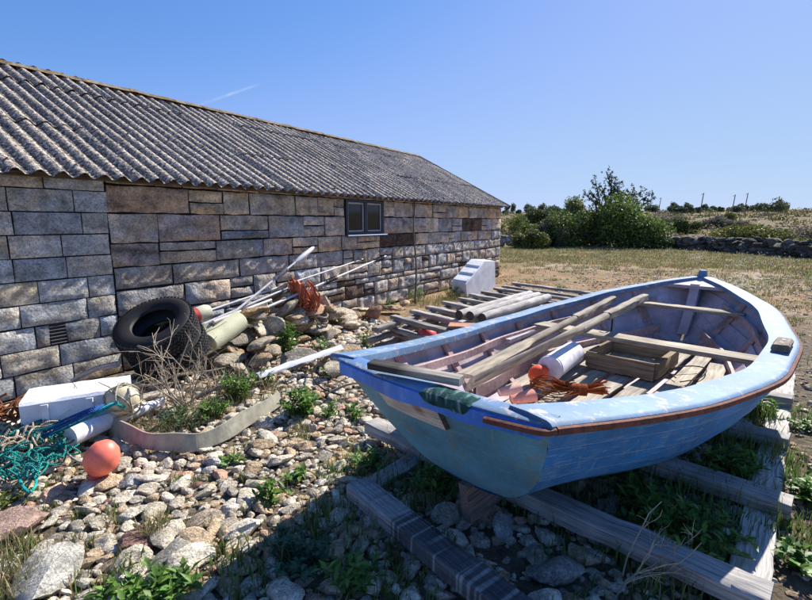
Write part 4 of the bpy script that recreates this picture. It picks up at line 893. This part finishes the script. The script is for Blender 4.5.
for (u, v, z, lb, c_) in ((521, 397, .60, 'faded pink plastic scoop lying just inside the stern corner', (.66, .27, .20)), (508, 390, .55, 'pale pink cut plastic piece beside the stern corner', (.70, .42, .34))):
    p = at(u, v, z); mb = MB(); lathe(mb, p-V(.06, .02, .01), unit(V(.95, .2, .12)), [(.0, .03), (.07, .042), (.14, .048), (.14, .044), (.07, .036), (.004, .026), (.003, .001)], c_, 20, .75); tag(mb.build('plastic_scoop', M['plastic'], loc=p), lb, 'scoop')
# orange twine hank
c = at(577, 391, .42); d = unit((at(600, 393, .42)-at(550, 389, .42))); d[2] = 0; d = unit(d); s, u = frame(d); mb = MB(); rr = np.random.default_rng(9)
for k in range(34):
    o_ = s*rr.normal(0, .022)+u*abs(rr.normal(0, .016)); mb and rope(mb, [c-d*.17+o_*2.2+u*.0, c-d*.08+o_, c+o_*.9, c+d*.08+o_*1.1, c+d*(.16+rr.uniform(0, .05))+o_*2.4], .004, V(.55, .14, .04)*rr.uniform(.55, 1.3), 16, 5)
for k in range(16): q = c+d*(-.06+.008*k); rope(mb, [q+(s*math.cos(a)*.045+u*math.sin(a)*.038)+u*.012 for a in np.linspace(0, 6.4, 12)], .005, V(.5, .13, .04)*rr.uniform(.6, 1.2), 20, 5)
for k in range(9): a0 = c-d*.2+s*rr.normal(0, .06); rope(mb, [a0+d*.25*rr.random(), a0+s*rr.normal(0, .1)+u*.05, a0-d*.12+s*rr.normal(0, .1), a0+d*.05+s*rr.normal(0, .12), a0+d*.2+u*.02], .004, V(.36, .13, .05), 30, 5)
tag(mb.build('twine_hank', M['rope'], loc=c), 'orange brown hank of twine on the boat floor below the orange float', 'twine')
mb = MB(); c = at(590, 384, .37); rope(mb, [at(676, 378, .37), at(668, 370, .38), at(690, 366, .40), at(706, 369, .38), at(700, 378, .37), at(680, 382, .37)], .005, (.10, .09, .08)); tag(mb.build('black_cable', M['rope'], loc=c), 'thin dark cable loop on the boat floor right of the wooden tray', 'cable')
mb = MB(); a, b = at(507, 341, .56), at(535, 330, .56); beam(mb, a, b, .06, .035, (.52, .47, .48)); tag(mb.build('white_batten', M['woodlight'], loc=a), 'short pale batten lodged between ribs on the left side inside the boat', 'batten')
#PART4
# ------------------------------------------------------------------ vegetation
LG = [V(.09, .19, .03), V(.12, .24, .04), V(.07, .15, .03), V(.16, .27, .05)]
def leafq(mb, p, d, up, L, w, col):
    s = unit(np.cross(d, up)); u2 = np.cross(s, d); m = p+d*L*.5+u2*L*.06
    mb.add([p, m-s*w-u2*0, p+d*L-u2*L*.12, m+s*w, m-u2*L*.07], [(0, 1, 4), (1, 2, 4), (2, 3, 4), (3, 0, 4)], col)
def herb(u, v, h, r, ns, nl, lb, L=.04, w=.010, z=.0, cols=LG, name='weed', grp='green weeds growing among the stones', base=None):
    b = at(u, v, z) if base is None else base; b = b*V(1, 1, 0)+V(0, 0, float(gz(b[0], b[1]))+z); mb = MB(); mb.sharp = 180; st = MB(); rr = random.Random(int(u*7+v))
    for k in range(ns):
        a = rr.random()*6.3; q = rr.random()**.6*r; hh = h*rr.uniform(.55, 1.05)*(1-.35*q/r); b0 = b+V(math.cos(a), math.sin(a), 0)*q*.35; top = b+V(math.cos(a)*q, math.sin(a)*q, hh); mid = (b0+top)/2+V(0, 0, hh*.15); pts = spline([b0, mid, top], 8); tube(st, pts, np.linspace(.003, .0015, 8), V(.10, .13, .04), 4, cap=False)
        for i in range(nl):
            t = rr.uniform(.15, 1); p = pts[int(t*7)]; an = rr.random()*6.3; el = rr.uniform(-.2, .9); d = unit(V(math.cos(an)*math.cos(el), math.sin(an)*math.cos(el), math.sin(el))); leafq(mb, p, d, V(0, 0, 1.01), L*rr.uniform(.6, 1.2), w*rr.uniform(.7, 1.3), rr.choice(cols)*rr.uniform(.7, 1.35))
    T = thing(name, lb, 'weed' if name == 'weed' else 'plant', b, grp); st.build('stems', M['dry'], T); mb.build('leaves', M['leaf'], T); return T
def blades(mb, c, n, h, r, cols, w=.004, droop=.5):
    a = RNG.random(n)*6.283; q = np.sqrt(RNG.random(n))*r; bx, by = c[0]+np.cos(a)*q, c[1]+np.sin(a)*q; bz = gz(bx, by)+c[2]; hh = h*RNG.uniform(.45, 1.1, n); az = RNG.random(n)*6.283; ln = hh*RNG.uniform(.1, droop, n)
    B = np.stack([bx, by, bz], 1); dr = np.stack([np.cos(az), np.sin(az), az*0], 1); sd_ = np.stack([-np.sin(az+.6), np.cos(az+.6), az*0], 1)*w
    m1 = B+dr*(ln*.35)[:, None]+V(0, 0, 1)*(hh*.6)[:, None]; tp = B+dr*ln[:, None]+V(0, 0, 1)*hh[:, None]
    P = np.stack([B-sd_, B+sd_, m1+sd_*.7, m1-sd_*.7, tp], 1).reshape(-1, 3); i = np.arange(n)*5
    col = np.array(cols)[RNG.integers(0, len(cols), n)]*RNG.uniform(.7, 1.3, (n, 1)); col = np.repeat(col, 5, 0)
    mb.add(P, np.stack([i, i+1, i+2, i+3], 1), col); k = mb.n-len(P); mb.f.setdefault(3, []).append(np.stack([i+3, i+2, i+4], 1)+k)
herb(288, 353, .50, .20, 26, 26, 'tall leafy green weed growing in front of the rubble below the net', .055, .013)
herb(240, 398, .34, .22, 30, 22, 'bushy green weed left of the white board', .045, .010)
herb(303, 414, .30, .20, 30, 22, 'bright round green weed at the right end of the bent strip', .05, .014)
herb(178, 428, .22, .24, 26, 20, 'low bluish green weed behind the bent strip', .035, .008, cols=[V(.09, .14, .07), V(.07, .12, .05)])
herb(366, 345, .26, .16, 20, 18, 'small green weed behind the stern corner of the boat', .04, .01)
herb(420, 300, .35, .30, 22, 22, 'green weed at the wall foot right of the leaning stick', .05, .008)
herb(452, 297, .32, .30, 22, 22, 'yellowish green grass clump at the wall left of the foam block', .06, .006, cols=[V(.14, .17, .04), V(.1, .15, .03)])
herb(388, 308, .25, .20, 14, 16, 'green weed at the bottom end of the leaning stick', .05, .009)
herb(322, 350, .22, .14, 12, 16, 'small weed between rubble stones under the net bag', .04, .01)
herb(160, 592, .10, .17, 30, 11, 'broad leaved weed at the bottom edge left of the boat shadow', .065, .012)
herb(272, 498, .13, .11, 12, 8, 'broad leaved weed on the sunlit stones left of the striped timber', .06, .012)
herb(296, 478, .12, .09, 9, 8, 'small upright weed on the sunlit stones above the broad leaved one', .06, .012)
herb(355, 418, .16, .10, 10, 9, 'thin weed between the stones left of the boat corner', .07, .012)
herb(232, 462, .07, .08, 9, 7, 'tiny weed sprouting among the stones below the bent strip', .05, .012)
herb(372, 462, .14, .16, 20, 12, 'dark green weed at the left rail end by the boat stern', .05, .010)
herb(115, 600, .08, .14, 14, 8, 'flat weed rosette at the bottom left between pale slabs', .06, .012)
herb(20, 498, .07, .14, 16, 8, 'low yellow green weed below the teal rope', .05, .010, cols=[V(.13, .16, .03), V(.09, .14, .02)])
herb(300, 560, .14, .22, 30, 12, 'bluish green weed in the boat shadow left of the striped timber', .05, .011, cols=[V(.06, .14, .08), V(.05, .12, .06)])
herb(355, 585, .16, .16, 16, 9, 'upright dark weed in the shadow at the bottom edge', .06, .011)
herb(680, 535, .22, .35, 46, 16, 'large leafy weed in the shade between the right cross timbers', .07, .014)
herb(735, 480, .20, .22, 30, 16, 'leafy weed in front of the sunlit right timber', .08, .014)
herb(757, 415, .20, .16, 20, 10, 'sunlit weed between the hull and the right timber', .10, .014)
herb(640, 500, .18, .22, 26, 14, 'dark weed under the hull behind the nearest cross timber', .06, .012)
herb(805, 500, .14, .16, 22, 12, 'bright green weed right of the launching timbers', .06, .014)
herb(808, 570, .12, .14, 16, 10, 'green weed at the lower right edge of the ground', .06, .014)
herb(808, 430, .10, .16, 14, 10, 'low weed at the right edge near the farthest timber', .05, .012)
herb(430, 488, .16, .2, 22, 10, 'dark leafy weed beneath the stern left of the skeg', .08, .012)
# grass under and around
mb = MB(); GC = [V(.08, .16, .03), V(.11, .20, .04), V(.20, .19, .07), V(.14, .18, .05)]; DC = [V(.34, .27, .15), V(.28, .22, .12), V(.2, .19, .07)]
for (u, v, n, h, r) in ((415, 490, 260, .16, .28), (480, 480, 200, .16, .3), (560, 500, 260, .15, .35), (640, 480, 260, .16, .35), (700, 500, 400, .2, .4), (740, 450, 300, .2, .3), (755, 420, 160, .2, .15), (660, 560, 300, .16, .3), (345, 470, 130, .10, .18), (230, 575, 60, .12, .15), (255, 560, 110, .14, .22), (330, 520, 160, .14, .2), (400, 560, 200, .12, .3), (600, 580, 120, .12, .3), (130, 560, 50, .10, .08), (800, 470, 240, .10, .25), (806, 540, 260, .10, .25), (800, 420, 200, .09, .3)): blades(mb, at(u, v, 0)*V(1, 1, 0), n, h, r, GC)
for (u, v, n, h, r) in ((152, 535, 150, .14, .07), (15, 590, 200, .16, .12), (5, 560, 120, .14, .12), (300, 432, 90, .1, .1), (350, 455, 60, .1, .1), (455, 300, 300, .2, .4), (430, 303, 300, .2, .4), (340, 400, 70, .1, .1), (50, 560, 90, .1, .1), (120, 430, 160, .13, .15), (170, 425, 250, .14, .25), (210, 405, 250, .14, .3), (260, 395, 250, .12, .25)): blades(mb, at(u, v, 0)*V(1, 1, 0), n, h, r, DC+GC[2:], .003, .9)
for _ in range(170):   # thin sprinkle through the stones
    u, v = random.uniform(0, 430), random.uniform(410, 600); blades(mb, at(u, v, 0)*V(1, 1, 0), random.randint(5, 26), random.uniform(.04, .10), .04, GC+DC[:1], .003, .8)
for _ in range(1500):  # open ground tufts
    y = random.uniform(5, 30); x = random.uniform(.05, 1.0)*y
    if x*N[0]+y*N[1]-W < .3 and x*D[0]+y*D[1] < S1 or inbed(x, y) or y < 7.5 and x < 3: continue
    k_ = fbm(np.array([[x*.35, y*.35, 9.]]), 2)[0]; e_ = math.hypot(x, y)
    if k_ < -.05 and e_ < 19: 
        if random.random() < .6: continue
    blades(mb, V(x, y, 0), random.randint(14, 40), random.uniform(.03, .08)*(1+e_/30), random.uniform(.06, .25)*(1+e_/25), DC if random.random() < .78 else GC, .004*(1+e_/14), .9)
for _ in range(1100):   # greener strip before the stone wall and bushes
    e_ = random.uniform(19, 33); an = random.uniform(R(10), R(48)); x, y = math.sin(an)*e_, math.cos(an)*e_; blades(mb, V(x, y, 0), random.randint(14, 30), random.uniform(.06, .14), random.uniform(.3, .7), GC[1:]+[V(.24, .23, .09)]+DC+DC, .012, .9)
tag(mb.build('grass', M['leaf']), 'thin patchy grass growing through the stones and over the open ground', 'grass', kind='stuff')
# dandelion clocks: pale dots in the far grass strip
mb = MB()
for _ in range(110):
    e_ = random.uniform(20, 31); an = random.uniform(R(22), R(46)); x, y = math.sin(an)*e_, math.cos(an)*e_; v, f = ICO[1]; mb.add(v*.025+V(x, y, float(gz(x, y))+.2), f, V(.6, .6, .55))
tag(mb.build('seed_heads', M['dry']), 'pale seed heads dotted over the green strip before the stone wall', 'seed heads', kind='stuff')
# dry twig bush by the tyres
def twigs(name, lb, base, n, L, spread, seed, r=.006, lean=V(-.3, -.1, .6), col=V(.42, .35, .26), grp=None):
    rr = np.random.default_rng(seed); mb = MB()
    def grow(p, d, l, r_, dep):
        pts = [p]; 
        for k in range(5): d = unit(d+rr.normal(0, .16, 3)); pts.append(pts[-1]+d*l/5)
        tube(mb, pts, np.linspace(r_, r_*.45, 6), col*rr.uniform(.6, 1.2), 5, cap=False)
        if dep > 0:
            for k in range(rr.integers(2, 4)): grow(pts[rr.integers(1, 5)], unit(d+rr.normal(0, .55, 3)), l*rr.uniform(.4, .65), r_*.55, dep-1)
    for k in range(n): grow(base+rr.normal(0, .05, 3)*V(1, 1, 0), unit(lean+rr.normal(0, spread, 3)), L*rr.uniform(.6, 1.1), r, 2)
    return tag(mb.build(name, M['dry'], loc=base), lb, 'dead bush', grp)
twigs('dead_bush', 'leafless dry twiggy bush in front of the tyres', at(184, 408), 15, .62, .33, 3, .008)
twigs('dead_bush', 'sparse dry twigs rising beside the fish box', at(100, 415), 3, .5, .25, 4, .004, V(-.3, 0, .9), V(.12, .09, .06))
twigs('dead_bush', 'dry brown twig tangle below the yellow foam float', at(215, 388), 12, .34, .5, 5, .006, V(0, 0, .5), V(.36, .29, .2))
twigs('dead_bush', 'thin pale dry stalk in the shade between nearest cross timbers', at(620, 590), 3, .42, .22, 6, .004, V(.1, 0, 1), V(.45, .38, .28))
twigs('dead_bush', 'dry branched stalk standing in the weeds near the right timber', at(668, 570), 3, .36, .3, 8, .004, V(.3, 0, 1), V(.5, .42, .3))
twigs('dead_bush', 'scraggly dry twigs at the wall foot near the stick', at(375, 318), 6, .3, .4, 9, .004, V(0, 0, 1), V(.36, .3, .22))
for i_, (u, v, n_, l_, ln_, lb) in enumerate(((150, 402, 9, .4, V(.6, .1, .25), 'low dry stalks between the cream float and the twiggy bush'), (235, 392, 9, .4, V(.5, .2, .3), 'flattened dry stalks in front of the bushy green weed'), (262, 392, 8, .35, V(-.5, .1, .3), 'flattened dry stalks right behind the bent strip'), (205, 408, 9, .4, V(.3, -.3, .3), 'dead brown stalks behind the middle of the bent strip'), (330, 385, 7, .3, V(.3, -.2, .3), 'dry stalks around the end of the white board'), (20, 450, 5, .3, V(.3, -.2, .3), 'dry stalks in the teal rope'), (395, 460, 5, .25, V(.1, .2, .8), 'short dry stalks beside the stern shadow edge'))):
    twigs('dead_stalks', lb, at(u, v), n_, l_, .45, 60+i_, .004, ln_, V(.34, .27, .18)*random.uniform(.8, 1.2), 'dead stalks among the clutter')
herb(212, 418, .20, .20, 22, 18, 'mid green weed behind the middle of the bent strip', .04, .010)
herb(263, 385, .26, .16, 18, 18, 'weed rising behind the left end of the white board', .04, .010)
herb(330, 375, .18, .14, 14, 14, 'weed at the right end of the white board', .04, .010)
herb(395, 428, .10, .10, 10, 9, 'low weed between the stones close to the boat bottom', .05, .011)
herb(48, 445, .10, .14, 14, 9, 'green leaves poking through the teal rope', .05, .012)
herb(330, 415, .14, .12, 14, 10, 'thin weed right of the bright round one', .04, .010)
# ------------------------------------------------------------------ background bushes
def leafcloud(mb, c, rad, n, L, cols, seed, shell_=.45, squash=True):
    rr = np.random.default_rng(seed); d = rr.normal(size=(n, 3)); d /= np.linalg.norm(d, axis=1)[:, None]; q = rr.random(n)**shell_; bump = 1+.30*fbm(d*2.2+seed, 3)
    P = c+d*np.asarray(rad)*(q*bump)[:, None]; P = P[P[:, 2] > gz(P[:, 0], P[:, 1])]; n = len(P)
    a = rr.normal(size=(n, 3)); a /= np.linalg.norm(a, axis=1)[:, None]; b = np.cross(a, rr.normal(size=(n, 3))); b /= np.linalg.norm(b, axis=1)[:, None]; l = L*rr.uniform(.6, 1.4, (n, 1))
    Q = np.stack([P-a*l, P+b*l*.55, P+a*l, P-b*l*.55], 1).reshape(-1, 3); cl = np.array(cols)[rr.integers(0, len(cols), n)]*(1+.45*fbm(P*1.1+seed, 2))[:, None]*rr.uniform(.75, 1.25, (n, 1)); i = np.arange(n)*4
    mb.add(Q, np.stack([i, i+1, i+2, i+3], 1), np.repeat(cl, 4, 0))
def branchy(mb, base, tips, r, col=V(.11, .09, .075), jit=.15):
    for tp in tips:
        m = [base, base*.65+tp*.35+RNG.normal(0, jit, 3), base*.3+tp*.7+RNG.normal(0, jit, 3), tp]; tube(mb, spline(m, 14), np.linspace(r, r*.2, 14), col, 6, cap=False)
def shrub(name, lb, base, w, h, n, L, cols, seed, lobes=9, grp='bushes beyond the open ground', wood=True):
    rr = np.random.default_rng(seed); base = V(base[0], base[1], float(gz(base[0], base[1]))); T = thing(name, lb, 'bush', base, grp); mb = MB(); wd = MB(); tips = []
    rt_ = unit(V(base[1], -base[0], 0)); dp = unit(V(base[0], base[1], 0))
    for k in range(lobes):
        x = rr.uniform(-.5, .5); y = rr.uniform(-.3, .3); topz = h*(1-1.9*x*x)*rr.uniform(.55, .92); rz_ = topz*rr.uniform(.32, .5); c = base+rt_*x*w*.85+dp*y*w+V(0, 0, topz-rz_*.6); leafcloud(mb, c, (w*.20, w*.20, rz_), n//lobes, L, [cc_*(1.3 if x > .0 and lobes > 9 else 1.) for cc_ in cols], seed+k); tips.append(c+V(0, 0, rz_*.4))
        leafcloud(mb, base+rt_*x*w*.8+dp*y*w+V(0, 0, topz*.28), (w*.2, w*.2, topz*.38), n//(lobes*2), L, cols, seed+k+50)
    branchy(wd, base, tips, .05); wd.build('trunk', M['bark'], T); mb.build('crown', M['tree'], T); return T, rt_, tips
GD = [V(.085, .12, .035), V(.12, .16, .045), V(.06, .085, .03)]; GB = [V(.19, .26, .05), V(.24, .30, .06), V(.10, .15, .04)]; GX = [V(.24, .20, .16), V(.20, .17, .15), V(.16, .16, .08)]; GO = [V(.32, .28, .05), V(.14, .17, .05), V(.09, .11, .05)]
def far(u, dist_): r = unit(ray(u, 222)*V(1, 1, 0)); return r*dist_
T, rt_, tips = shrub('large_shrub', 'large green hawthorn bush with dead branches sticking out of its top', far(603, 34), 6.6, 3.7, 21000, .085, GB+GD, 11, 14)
# dead and dark needled limbs above the large shrub
wd = MB(); nd = MB(); base = far(612, 34.3)+V(0, 0, 1.5)
for (u, v) in ((590, 178), (601, 170), (607, 174), (614, 184), (596, 184), (622, 193), (629, 187), (637, 190), (645, 193), (586, 190), (610, 180), (650, 196), (578, 192), (617, 190)):
    tp = CAM+ray(u, v)*(34/ray(u, v)[1]*math.cos(math.atan2(ray(u, v)[0], 1))*1.0) if False else None
    r = ray(u+5, v+1); dirh = math.hypot(r[0], r[1]); tp = CAM+r*(34.3/dirh); pts = spline([base+(tp-base)*V(.5, .5, .1), base+(tp-base)*.6+RNG.normal(0, .12, 3), tp], 16); tube(wd, pts, np.linspace(.07, .02, 16), V(.09, .08, .06), 5, cap=False)
    for p in pts[7:]:
        for q in range(3): e = p+RNG.normal(0, .13, 3); leafcloud(nd, e, (.10, .10, .12), 10, .055, [V(.035, .06, .025), V(.06, .075, .03)], int(abs(e[0]*977)) % 9999)
wd.build('dead_limb', M['bark'], T); nd.build('needle_sprays', M['tree'], T)
shrub('dark_bush', 'low dark bush right beside the shed corner', far(527, 30), 2.4, 1.55, 7000, .06, GD+GO, 31, 7)
shrub('dark_bush', 'grey brown twiggy bush between dark bush and large shrub', far(553, 32), 2.4, 1.9, 7000, .055, GX+GD, 37, 7)
shrub('pale_bush', 'taller loose pale green bush at the left edge of the large shrub', far(582, 35), 3.6, 3.8, 11000, .075, GB+GX[:1], 41, 7)
shrub('dark_bush', 'dark green bush at the right foot of the large shrub', far(641, 33), 3.0, 1.9, 8000, .07, GD+GB[:1], 43, 7)
shrub('field_bush', 'yellow flowering gorse like bush behind the stone wall', far(752, 38), 5.2, 1.5, 9000, .07, GO, 51, 9)
shrub('field_bush', 'grey leafless thicket behind the stone wall at the right edge', far(797, 40), 4.6, 1.9, 9000, .055, GX, 53, 8)
shrub('field_bush', 'grey thicket beyond the wall right of the large shrub', far(668, 62), 5.0, 1.9, 5000, .09, GX, 57, 7)
shrub('field_bush', 'small dark green bush in the middle of the dry field', far(692, 58), 3.6, 1.9, 5000, .09, GD, 59, 6)
shrub('field_bush', 'low purplish grey thicket in the middle of the dry field', far(722, 66), 5.0, 1.5, 5000, .09, GX, 61, 6)
shrub('field_bush', 'lone olive bush on the field under the utility poles', far(729, 90), 4.0, 1.5, 3000, .12, GO, 63, 5)
shrub('field_bush', 'olive bush glimpsed just right of the shed roof end', far(513, 55), 5.5, 2.2, 5000, .09, GO+GB, 65, 6)
shrub('field_bush', 'dark bush beyond the field between shed and large shrub', far(538, 75), 6.0, 3.0, 5000, .12, GD, 67, 6)
mb = MB(); rr = random.Random(8)
for i in range(300):
    p = far(rr.uniform(500, 830), rr.uniform(45, 210)); sz = rr.uniform(.3, 1.1)*(1+p[1]/150); leafcloud(mb, p+V(0, 0, float(gz(p[0], p[1]))+sz*.2), (sz*1.6, sz*1.6, sz*.5), 60, .09+p[1]*.0009, [q_*.75 for q_ in rr.choice((GX, GO, GD, [V(.26, .21, .11)]))], i)
tag(mb.build('field_scrub', M['tree']), 'low heath scrub spread over the dry field beyond the stone wall', 'scrub', kind='stuff')
# far tree line
rr = random.Random(4)
for i in range(40):
    u = 505+i*7.1+rr.uniform(-3, 3); dd = rr.uniform(170, 235)
    if 575 < u < 655: continue
    hh = rr.uniform(1.6, 3.2) if rr.random() < .8 else rr.uniform(3.2, 4.4)
    T, _, _ = shrub('distant_tree', 'one of the small dark trees lining the horizon beyond the dry field', far(u, dd), hh*rr.uniform(1.2, 2.4), hh, 700, .3, [V(.11, .14, .07), V(.14, .16, .09)], 300+i*13, 4, 'trees along the horizon')
    T['category'] = 'tree'
# utility poles
for (u, v1, dd, lb) in ((699.5, 198, 130, 'leftmost leaning utility pole on the horizon'), (731, 200, 140, 'middle utility pole on the horizon'), (743.5, 199, 150, 'right utility pole on the horizon'), (658, 201, 170, 'small faint utility pole left of the three taller ones')):
    b = far(u, dd); b[2] = float(gz(b[0], b[1])); top = EYE+(222-v1)/473.5*dd; r_ = unit(V(b[1], -b[0], 0)); T = thing('utility_pole', lb, 'utility pole', b, 'utility poles on the horizon'); mb = MB(); tube(mb, [b, b+V(0, 0, 2), V(b[0], b[1], top)+r_*.25], [.12, .11, .09], V(.16, .15, .14), 8); mb.build('shaft', M['bark'], T); mb = MB(); beam(mb, V(b[0], b[1], top-.3)-r_*.3, V(b[0], b[1], top-.3)+r_*.35, .09, .09, (.12, .11, .10)); mb.build('crossarm', M['bark'], T)
# dry stone wall
rs3 = random.Random(77); a, b = far(640, 35.5), far(840, 27.0); L = np.linalg.norm(b-a); d = (b-a)/L; nrm = V(d[1], -d[0], 0)
mb = MB(); dsw = thing('dry_stone_wall', 'low dark dry stone wall crossing the field on the right', 'stone wall', a)
for row in range(4):
    s = 0
    while s < L:
        r = rs3.uniform(.13, .27)*(1 if row < 3 else .85); zc = .10+row*.185+rs3.uniform(-.03, .05)
        if row == 3 and rs3.random() < .3: s += r*2; continue
        for side in (-.2, .2): p = a+d*s+nrm*(side+rs3.uniform(-.06, .06)); place_stone(mb, rs3.choice(SH2), V(p[0], p[1], float(gz(p[0], p[1]))+zc), r, V(.12, .112, .10)*rs3.uniform(.4, 1.5), .4)
        s += r*1.55
mb.build('wall_stones', M['drystone'], dsw)
mb = MB(); a, b = far(497, 31), far(515, 31)
for i in range(26): p = a+(b-a)*rs3.random(); place_stone(mb, rs3.choice(SH2), V(p[0], p[1], rs3.uniform(.1, .7)), rs3.uniform(.15, .28), V(.4, .38, .36)*rs3.uniform(.6, 1.2), .4)
tag(mb.build('stone_heap', M['drystone'], loc=a), 'pale stone heap glimpsed right behind the shed corner', 'stone heap')
# ------------------------------------------------------------------ light, sky, camera
w = bpy.data.worlds.new('World'); SC.world = w; w.use_nodes = True; nt = w.node_tree; bg = nt.nodes['Background']
SUN_AZ, SUN_EL = 40.5, 40.0
sky = nt.nodes.new('ShaderNodeTexSky'); sky.sky_type = 'NISHITA'; sky.sun_disc = False; sky.sun_elevation = R(SUN_EL); sky.sun_rotation = R(SUN_AZ)
sky.air_density = 1.0; sky.dust_density = .25; sky.ozone_density = 2.5; sky.altitude = 200
va = nt.nodes.new('ShaderNodeVectorMath'); va.operation = 'SCALE'; va.inputs['Scale'].default_value = .05; nt.links.new(sky.outputs[0], va.inputs[0])
cu = nt.nodes.new('ShaderNodeRGBCurve'); nt.links.new(va.outputs[0], cu.inputs['Color'])      # film-like grade of the bright sky
for ch, pts in enumerate((((.0875, .085), (.155, .18), (.325, .255), (1, .345)), ((.146, .195), (.245, .285), (.45, .36), (1, .43)), ((.243, .45), (.35, .53), (.55, .52), (1, .50)))):
    c_ = cu.mapping.curves[ch]; c_.points[0].location = (0, 0); c_.points[1].location = pts[-1]
    for p in pts[:-1]: c_.points.new(*p)
cu.mapping.update()
vb_ = nt.nodes.new('ShaderNodeVectorMath'); vb_.operation = 'SCALE'; vb_.inputs['Scale'].default_value = 10.; nt.links.new(cu.outputs[0], vb_.inputs[0]); nt.links.new(vb_.outputs[0], bg.inputs['Color'])
# one short faded contrail high over the ridge
A_, B_ = unit(ray(196, 106)), unit(ray(262, 83)); Nn = unit(np.cross(A_, B_)); Mid = unit(A_+B_); Tn = np.cross(Nn, Mid)
tcn = nt.nodes.new('ShaderNodeTexCoord')
def wdot(v):
    n = nt.nodes.new('ShaderNodeVectorMath'); n.operation = 'DOT_PRODUCT'; n.inputs[1].default_value = tuple(v); nt.links.new(tcn.outputs['Generated'], n.inputs[0]); return n.outputs['Value']
def wm(op, a, b=0., c=0.):
    n = nt.nodes.new('ShaderNodeMath'); n.operation = op
    for i, x in enumerate((a, b, c)):
        if hasattr(x, 'links'): nt.links.new(x, n.inputs[i])
        else: n.inputs[i].default_value = x
    return n.outputs[0]
ac = wm('ABSOLUTE', wdot(Nn)); al = wm('ABSOLUTE', wdot(Tn)); nz = nt.nodes.new('ShaderNodeTexNoise'); nz.inputs['Scale'].default_value = 60; nt.links.new(tcn.outputs['Generated'], nz.inputs['Vector'])
w1 = wm('MAXIMUM', wm('SUBTRACT', 1., wm('MULTIPLY', ac, 300.)), 0.); w2 = wm('MAXIMUM', wm('SUBTRACT', 1., wm('MULTIPLY', al, 14.)), 0.); fr3 = wm('GREATER_THAN', wdot(Mid), 0.)
fac = wm('MULTIPLY', wm('MULTIPLY', w1, w2), wm('MULTIPLY', wm('MULTIPLY', nz.outputs['Fac'], .5), fr3))
cm = nt.nodes.new('ShaderNodeMix'); cm.data_type = 'RGBA'; nt.links.new(fac, cm.inputs[0]); nt.links.new(vb_.outputs[0], cm.inputs[6]); cm.inputs[7].default_value = (5.2, 5.6, 6.2, 1); nt.links.new(cm.outputs[2], bg.inputs['Color']); bg.inputs['Strength'].default_value = .09
ld = bpy.data.lights.new('sun', 'SUN'); ld.energy = 4.5; ld.angle = R(.53); ld.color = (1, .95, .87); lo = bpy.data.objects.new('sun', ld); COL.objects.link(lo)
sd = Vector((math.sin(R(SUN_AZ))*math.cos(R(SUN_EL)), math.cos(R(SUN_AZ))*math.cos(R(SUN_EL)), math.sin(R(SUN_EL)))); lo.rotation_euler = sd.to_track_quat('Z', 'Y').to_euler(); lo.location = (0, 0, 20)
cd = bpy.data.cameras.new('camera'); cam = bpy.data.objects.new('camera', cd); COL.objects.link(cam); SC.camera = cam
cam.location = Vector(CAM); cam.rotation_euler = (math.pi/2-PITCH, 0, 0); cd.sensor_fit = 'HORIZONTAL'; cd.sensor_width = 36; cd.lens = 36*FPX/812; cd.clip_end = 3000; cd.clip_start = .05
SC.view_settings.view_transform = 'Standard'; SC.view_settings.look = 'None'; SC.view_settings.exposure = 1.0; SC.view_settings.gamma = 1; SC.view_settings.use_curve_mapping = False
